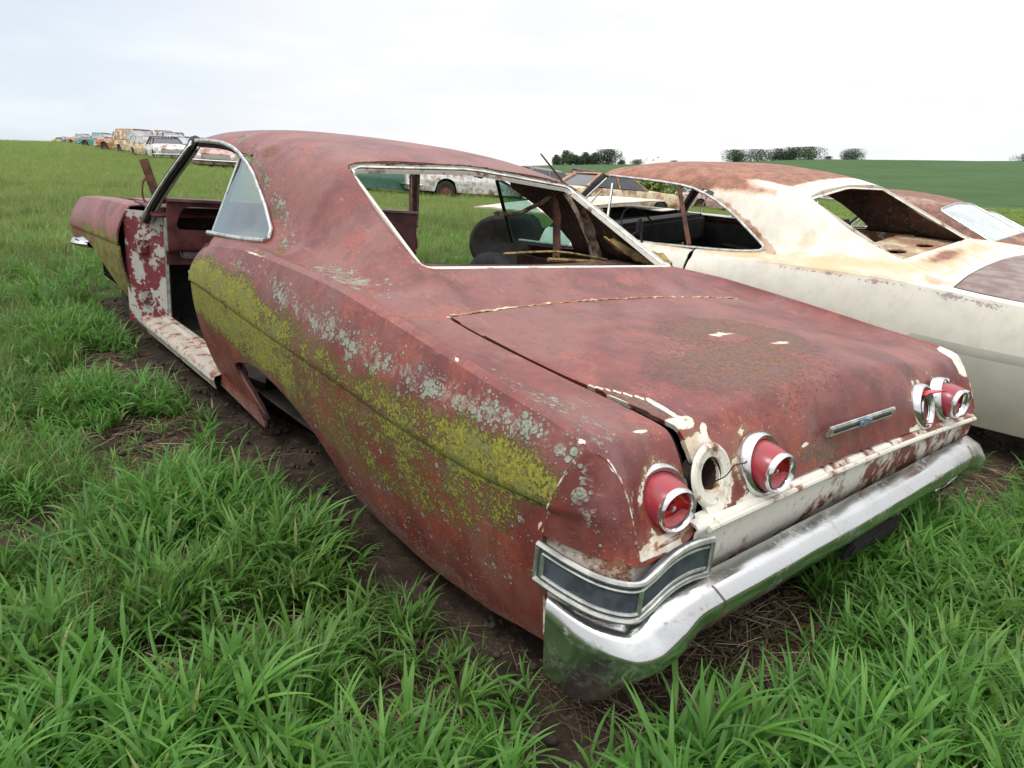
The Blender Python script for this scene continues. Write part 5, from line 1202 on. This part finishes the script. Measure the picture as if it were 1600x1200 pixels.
# yellow-green weed bush behind the cream wreck
x, y = uv(1030, 38); V = []; F = []; rng = np.random.RandomState(5)
for k in range(1500):
    p = rng.normal(size=3)*[.6, .6, .45]+[0, 0, 1.0]; t = rng.normal(size=3)*.07; b = rng.normal(size=3)*.05; i = len(V); V += [p-t, p+b, p+t, p-b]; F.append((i, i+1, i+2, i+3))
o = mk('bush', V, F, simple('yellow_green_leaves', (.15, .22, .045), .8, 0, .4, 3), None, smooth=False); o.location = (x, y, float(gh0(x, y))); tag(o, 'yellow green weed bush between the distant wrecks', 'bush')

# ------------------------------------------------------------------ grass
def leaf_mat(name, cols, tr=.45, rough=.5, g=.25):
    M = Mat(name); nt = M.nt; oi = nt.nodes.new('ShaderNodeObjectInfo'); ge = nt.nodes.new('ShaderNodeNewGeometry')
    pn = M.noise(.75, 4, .6, vec=oi.outputs['Location']); pn2 = M.noise(2.6, 3, .6, vec=oi.outputs['Location'])
    r1 = N(nt, oi.outputs['Random']); r2 = N(nt, ge.outputs['Random Per Island'])
    c = M.mix(r1, cols[0], cols[1]); c = M.mix(r2.ss(.35, .95)*.8, c, cols[2]); 
    c = M.mix(pn.ss(.50, .66)*.40, c, tuple(a*.55+b*.45 for a, b in zip(cols[0], (.21, .19, .07)))); c = M.mix(pn2.ss(.50, .64)*.35, c, tuple(a*.62 for a in cols[0]))
    c = M.mix(r2.ss(.90, .93), c, cols[3])
    M.put('Base Color', c); M.put('Roughness', rough); M.put('Specular IOR Level', g)
    t = nt.nodes.new('ShaderNodeBsdfTranslucent'); mc = M.mix(.5, c, cols[2]); nt.links.new(mc, t.inputs[0])
    mx = nt.nodes.new('ShaderNodeMixShader'); mx.inputs[0].default_value = tr
    nt.links.new(M.b.outputs[0], mx.inputs[1]); nt.links.new(t.outputs[0], mx.inputs[2]); nt.links.new(mx.outputs[0], M.out.inputs[0]); return M.m
BROAD = leaf_mat('broad_grass_leaf', [(.060, .175, .026), (.105, .270, .040), (.18, .375, .075), (.31, .33, .13)], rough=.45, g=.35)
FINE = leaf_mat('fine_grass_leaf', [(.085, .170, .032), (.13, .22, .048), (.18, .28, .075), (.35, .31, .16)])
MEAD = leaf_mat('meadow_grass', [(.17, .26, .06), (.24, .33, .085), (.27, .36, .11), (.42, .39, .20)])
STRAW = leaf_mat('dry_straw', [(.17, .12, .07), (.09, .06, .04), (.25, .19, .115), (.38, .32, .22)], .1, .8)
SEEDH = leaf_mat('green_seed_head', [(.20, .23, .06), (.25, .26, .09), (.30, .30, .12), (.38, .34, .18)], .3)
class Clump:
    def __init__(s, seed): s.r = np.random.RandomState(seed); s.V = []; s.F = []; s.mi = []
    def leaf(s, base, az, L, w, el0, droop, seg=6, fold=.25, mi=0, twist=0.0):
        d = np.array([math.cos(az), math.sin(az), 0]); side = np.array([-math.sin(az), math.cos(az), 0]); p = np.array(base, float); el = el0; b = len(s.V); n = 3
        for k in range(seg+1):
            t = k/seg; ww = w*.5*(min(1, .45+t*2.2))*(1-t**2.6) if k < seg else .0004
            dr = d*math.cos(el)+np.array([0, 0, math.sin(el)]); up = -d*math.sin(el)+np.array([0, 0, math.cos(el)])
            sd_ = side*math.cos(twist*t)+up*math.sin(twist*t)
            s.V += [p-sd_*ww+up*ww*fold, p, p+sd_*ww+up*ww*fold]
            p = p+dr*(L/seg); el -= droop/seg*(.5+t)
        for k in range(seg):
            for j in range(2): a = b+k*3+j; s.F.append((a, a+1, a+4, a+3)); s.mi.append(mi)
        return p
    def stem(s, P, r, mi=0, n=4):
        m_ = MB(); m_.tube([Vector(p) for p in P], r, n, caps=False); b = len(s.V); s.V += [np.array(v) for v in m_.V]; s.F += [tuple(i+b for i in f) for f in m_.F]; s.mi += [mi]*len(m_.F)
    def blade(s, base, az, L, w, lean, mi=0, seg=4, curve=.6):   # thin two-vertex-wide blade
        d = np.array([math.cos(az), math.sin(az), 0]); a2 = az+1.57+s.r.uniform(-.6, .6); side = np.array([math.cos(a2), math.sin(a2), 0]); p = np.array(base, float); el = 1.57-lean; b = len(s.V)
        for k in range(seg+1):
            t = k/seg; ww = w*.5*(1-t**2); s.V += [p-side*ww, p+side*ww]; dr = d*math.cos(el)+np.array([0, 0, math.sin(el)]); p = p+dr*(L/seg); el -= curve/seg*(.4+1.2*t)
        for k in range(seg): a = b+k*2; s.F.append((a, a+1, a+3, a+2)); s.mi.append(mi)
        return p
    def obj(s, name, mats):
        me = bpy.data.meshes.new(name); me.from_pydata([tuple(map(float, v)) for v in s.V], [], s.F)
        for m_ in mats: me.materials.append(m_)
        me.polygons.foreach_set('material_index', s.mi); me.polygons.foreach_set('use_smooth', [True]*len(s.F)); me.update(); return bpy.data.objects.new(name, me)
protos = []
for k in range(5):                                                  # broad-leaved crab grass
    c = Clump(100+k); R = c.r
    for st in range(R.randint(5, 8)):
        a = R.uniform(0, 6.28); lean = R.uniform(.1, .75); H = R.uniform(.06, .17); bx, by = R.normal(size=2)*.025
        tip = np.array([bx+math.cos(a)*H*math.sin(lean), by+math.sin(a)*H*math.sin(lean), H*math.cos(lean)])
        c.stem([(bx, by, -.01), (np.array([bx, by, 0])+tip)/2+[0, 0, .01], tip], [.0018, .0015, .0010])
        for q in range(R.randint(3, 6)):
            t = R.uniform(.25, 1); p = np.array([bx, by, 0])*(1-t)+tip*t
            c.leaf(p, a+R.uniform(-1.6, 1.6), R.uniform(.07, .165), R.uniform(.008, .015), R.uniform(.5, 1.25), R.uniform(.7, 2.0), twist=R.uniform(-.5, .5))
        c.leaf(tip, a+R.uniform(-.5, .5), R.uniform(.08, .15), R.uniform(.007, .011), R.uniform(.9, 1.4), R.uniform(.5, 1.4))
    protos.append(c.obj('crab_grass_clump', [BROAD]))
for k in range(3):                                                  # low mat of short leaves
    c = Clump(200+k); R = c.r
    for q in range(34):
        a = R.uniform(0, 6.28); rr_ = abs(R.normal())*.06; c.leaf((math.cos(a)*rr_, math.sin(a)*rr_, 0), R.uniform(0, 6.28), R.uniform(.035, .085), R.uniform(.0035, .007), R.uniform(.5, 1.4), R.uniform(.4, 1.6), seg=4)
    protos.append(c.obj('low_grass_mat', [BROAD]))
for k in range(4):                                                  # fine tuft
    c = Clump(300+k); R = c.r
    for q in range(60):
        a = R.uniform(0, 6.28); rr_ = abs(R.normal())*.045; c.blade((math.cos(a)*rr_, math.sin(a)*rr_, 0), R.uniform(0, 6.28), R.uniform(.08, .22), R.uniform(.0022, .0045), R.uniform(0, .7), mi=1 if R.rand() < .07 else 0, curve=R.uniform(.3, 1.8))
    protos.append(c.obj('fine_grass_tuft', [FINE, STRAW]))
for k in range(3):                                                  # foxtail with seed heads
    c = Clump(400+k); R = c.r
    for q in range(3):
        a = R.uniform(0, 6.28); H = R.uniform(.20, .34); l = R.uniform(.05, .3); p0 = np.array([R.normal()*.02, R.normal()*.02, 0]); top = p0+[math.cos(a)*H*l, math.sin(a)*H*l, H]
        c.stem([p0, p0*.5+top*.5+[0, 0, .01], top], [.0012, .001, .0007], 1)
        if R.rand() < .55:
            d = top-p0; d /= np.linalg.norm(d); h_ = R.uniform(.025, .05); bend = np.array([math.cos(a), math.sin(a), -.3])
            c.stem([top, top+d*h_*.3, top+d*h_*.7+bend*h_*.15, top+d*h_+bend*h_*.35], [.001, .0036, .0034, .001], 2, 6)
        for j in range(3): c.leaf(p0*.4+top*R.uniform(.2, .6), a+R.uniform(-2, 2), R.uniform(.08, .16), R.uniform(.004, .008), R.uniform(.7, 1.3), R.uniform(.6, 1.7))
    protos.append(c.obj('foxtail', [BROAD, FINE, SEEDH]))
for k in range(3):                                                  # straw and dead stalks
    c = Clump(500+k); R = c.r
    for q in range(16):
        a = R.uniform(0, 6.28); L_ = R.uniform(.04, .20); p = np.array([R.normal()*.07, R.normal()*.07, R.uniform(.003, .015)]); d = np.array([math.cos(a), math.sin(a), R.uniform(-.04, .16)])
        c.stem([p, p+d*L_*.5+[0, 0, R.uniform(0, .01)], p+d*L_], [R.uniform(.0008, .0018)]*3, 0, 4)
    for q in range(6): c.leaf((R.normal()*.07, R.normal()*.07, .006), R.uniform(0, 6.28), R.uniform(.03, .09), R.uniform(.003, .008), R.uniform(0, .3), R.uniform(-.2, .4), seg=3)
    protos.append(c.obj('straw_litter', [STRAW]))
for k in range(4):                                                  # larger, simpler tussocks for the distance
    c = Clump(600+k); R = c.r
    for q in range(110):
        a = R.uniform(0, 6.28); rr_ = abs(R.normal())*.16; c.blade((math.cos(a)*rr_, math.sin(a)*rr_, 0), R.uniform(0, 6.28), R.uniform(.10, .30), R.uniform(.006, .012), R.uniform(0, .7), mi=1 if R.rand() < .05 else 0, seg=3, curve=R.uniform(.3, 1.6))
    protos.append(c.obj('meadow_tussock', [MEAD, STRAW]))
SOILM = simple('dry_soil_clod', (.065, .046, .034), .95, 0, .5, 30, .004)
for k in range(2):
    c = Clump(700+k); R = c.r
    for q in range(9):
        o_ = np.array([R.normal()*.06, R.normal()*.06, 0]); r_ = R.uniform(.003, .013); bm = bmesh.new(); bmesh.ops.create_icosphere(bm, subdivisions=1, radius=r_)
        b = len(c.V); c.V += [np.array(v.co)*R.uniform(.7, 1.25, 3)*[1, 1, .7]+o_ for v in bm.verts]; c.F += [tuple(v.index+b for v in f.verts) for f in bm.faces]; c.mi += [0]*len(bm.faces); bm.free()
    protos.append(c.obj('soil_clods', [SOILM]))
pos = []; rot = []; scl = []; idx = []
Gi = G_.inverted(); Wi = wroot.matrix_world.inverted()
g3_ = np.array(Gi)[:3]; w3_ = np.array(Wi)[:3]
def loc(mat, x, y, z): return mat[0, 0]*x+mat[0, 1]*y+mat[0, 2]*z+mat[0, 3], mat[1, 0]*x+mat[1, 1]*y+mat[1, 2]*z+mat[1, 3]
def n2(x, y, f, o=0): return np.array([mnoise.noise((a*f+o, b*f-o, o*.7)) for a, b in zip(x, y)])
def scatter(n, az0, az1, r0, r1, kinds, smin, smax, dens, tilt=.15):
    az = np.random.uniform(az0, az1, n); r = np.sqrt(np.random.uniform(r0*r0, r1*r1, n)); x = CX+np.sin(np.radians(az))*r; y = CY_+np.cos(np.radians(az))*r; z = gh(x, y)
    d = dens(x, y, r); keep = np.random.rand(n) < d; x, y, z, d = x[keep], y[keep], z[keep], d[keep]; m_ = len(x)
    pos.append(np.column_stack([x, y, z])); rot.append(np.column_stack([np.random.normal(0, tilt, m_), np.random.normal(0, tilt, m_), np.random.uniform(0, 6.28, m_)]))
    scl.append(np.random.uniform(smin, smax, m_)*(.6+.4*np.clip(d*1.3, 0, 1))); idx.append(np.random.choice(kinds, m_))
def under(x, y, lo=-.93, hi=.98, y0=.0, y1=5.4):
    a, b = loc(g3_, x, y, 0*x); c, d = loc(w3_, x, y, 0*x)
    return ((a > lo) & (a < hi) & (b > y0+.12) & (b < y1)) | ((c > -.98) & (c < .98) & (d > -.1) & (d < 5.0))
def bare(x, y):
    """0 on trodden soil, 1 in full growth"""
    a, b = loc(g3_, x, y, 0*x)
    side = np.clip((-a-.95)/.10, .0, 1)                            # strip along the left side of the maroon car
    strip = np.where((b > -.05) & (b < 4.4) & (a < 0), side, 1)
    n_ = n2(x, y, 1.3, 3); n3 = n2(x, y, 3.1, 8); k = np.clip(.86+1.3*n_+1.1*n3+.35*((b < .35) & (a < .9)), 0, 1)
    k = np.where((a < -1.0) & (a > -1.7) & (b > .2) & (b < 3.6), k*np.clip(.45+(-a-1.0)*3.2, .4, 1), k)
    for cx, cy, rx, ry_ in ((-1.36, .45, .12, .10), (-1.62, .80, .18, .11), (1.25, .05, .40, .16), (1.70, .25, .5, .35), (-1.15, 3.3, .2, .6), (-1.28, 2.3, .25, .3), (2.4, -.9, .5, .25), (-1.9, 2.6, .5, .08)):
        q = ((x-cx)/rx)**2+((y-cy)/ry_)**2; k = k*np.clip((q-.4)/1.1, .03, 1)
    return k*strip*(~under(x, y))
def lush(x, y, r): return bare(x, y)*np.where((x < -1.35) & (y > 1.6), .45, 1.0)
B_K = [0, 1, 2, 3, 4]; L_K = [5, 6, 7]; F_K = [8, 9, 10, 11]; S_K = [12, 13, 14]; D_K = [15, 16, 17]; M_K = [18, 19, 20, 21]
scatter(10500, -8, 96, .55, 5.0, B_K, .60, 1.12, lush)
scatter(4200, -8, 96, 4.5, 11, B_K, .65, 1.1, lambda x, y, r: lush(x, y, r)*.8)
scatter(4200, -8, 96, .5, 6.5, L_K, .8, 1.4, lambda x, y, r: np.clip(bare(x, y)+.12, 0, 1)*(~under(x, y)))
scatter(3500, -8, 60, 2.2, 8, F_K, .7, 1.3, lambda x, y, r: bare(x, y)*np.clip(.35+1.4*n2(x, y, .8, 5)+.6*(x < -1.3), 0, 1))
scatter(2600, -8, 96, .55, 3.2, F_K, .6, 1.1, lambda x, y, r: bare(x, y)*np.clip(.25+1.4*n2(x, y, 1.2, 15), 0, 1))
scatter(1900, -8, 96, .7, 7, S_K, .8, 1.2, lambda x, y, r: bare(x, y)*np.where(x < -1.2, .55, .25))
scatter(3000, -8, 96, .5, 6, D_K, .6, 1.1, lambda x, y, r: np.where(under(x, y, -1.0, .98, .25), 0, np.clip(1.15-bare(x, y), .2, 1)*.9), .05)
scatter(1600, -8, 96, .5, 6, [22, 23], .6, 1.5, lambda x, y, r: np.clip(1.2-bare(x, y), .05, 1)*(r < 6), .3)
scatter(15000, -8, 96, 6, 16, F_K, .9, 1.5, lambda x, y, r: (~under(x, y))*np.clip(.75+1.0*n2(x, y, .5, 5), .1, 1)*np.clip((r-5)/3, 0, 1))
scatter(9000, -8, 96, 9, 22, M_K, .6, .95, lambda x, y, r: (~under(x, y))*np.clip(.85+.7*n2(x, y, .4, 9), .15, 1))
scatter(17000, -6, 84, 20, 48, M_K, .75, 1.2, lambda x, y, r: np.clip(.85+.6*n2(x, y, .2, 9), .2, 1))
scatter(14000, -6, 84, 45, 110, M_K, 1.0, 1.7, lambda x, y, r: np.clip(.8+.5*n2(x, y, .1, 9), .2, 1))
scatter(6000, -3, 30, 100, 215, M_K, 1.4, 2.2, lambda x, y, r: np.ones(len(x)))
pos = np.concatenate(pos); rot = np.concatenate(rot); scl = np.concatenate(scl); idx = np.concatenate(idx)
me = bpy.data.meshes.new('grass'); me.vertices.add(len(pos)); me.vertices.foreach_set('co', pos.astype(np.float32).ravel())
a = me.attributes.new('rot', 'FLOAT_VECTOR', 'POINT'); a.data.foreach_set('vector', rot.astype(np.float32).ravel())
a = me.attributes.new('scl', 'FLOAT', 'POINT'); a.data.foreach_set('value', scl.astype(np.float32))
a = me.attributes.new('kind', 'INT', 'POINT'); a.data.foreach_set('value', idx.astype(np.int32)); me.update()
grass = bpy.data.objects.new('grass', me); C.objects.link(grass); tag(grass, kind='stuff')
ng = bpy.data.node_groups.new('grass_scatter', 'GeometryNodeTree'); ng.interface.new_socket('Geometry', in_out='INPUT', socket_type='NodeSocketGeometry'); ng.interface.new_socket('Geometry', in_out='OUTPUT', socket_type='NodeSocketGeometry')
gi = ng.nodes.new('NodeGroupInput'); go = ng.nodes.new('NodeGroupOutput'); iop = ng.nodes.new('GeometryNodeInstanceOnPoints'); gti = ng.nodes.new('GeometryNodeGeometryToInstance')
for p in protos[::-1]:
    oi = ng.nodes.new('GeometryNodeObjectInfo'); oi.inputs['Object'].default_value = p; ng.links.new(oi.outputs['Geometry'], gti.inputs[0])
def nattr(nm, ty):
    n = ng.nodes.new('GeometryNodeInputNamedAttribute'); n.data_type = ty; n.inputs[0].default_value = nm; return n.outputs[0]
ng.links.new(gi.outputs[0], iop.inputs['Points']); ng.links.new(gti.outputs[0], iop.inputs['Instance']); iop.inputs['Pick Instance'].default_value = True
ng.links.new(nattr('kind', 'INT'), iop.inputs['Instance Index']); e2r = ng.nodes.new('FunctionNodeEulerToRotation'); ng.links.new(nattr('rot', 'FLOAT_VECTOR'), e2r.inputs[0]); ng.links.new(e2r.outputs[0], iop.inputs['Rotation'])
ng.links.new(nattr('scl', 'FLOAT'), iop.inputs['Scale']); ng.links.new(iop.outputs[0], go.inputs[0])
md = grass.modifiers.new('scatter', 'NODES'); md.node_group = ng
print('grass points', len(pos))
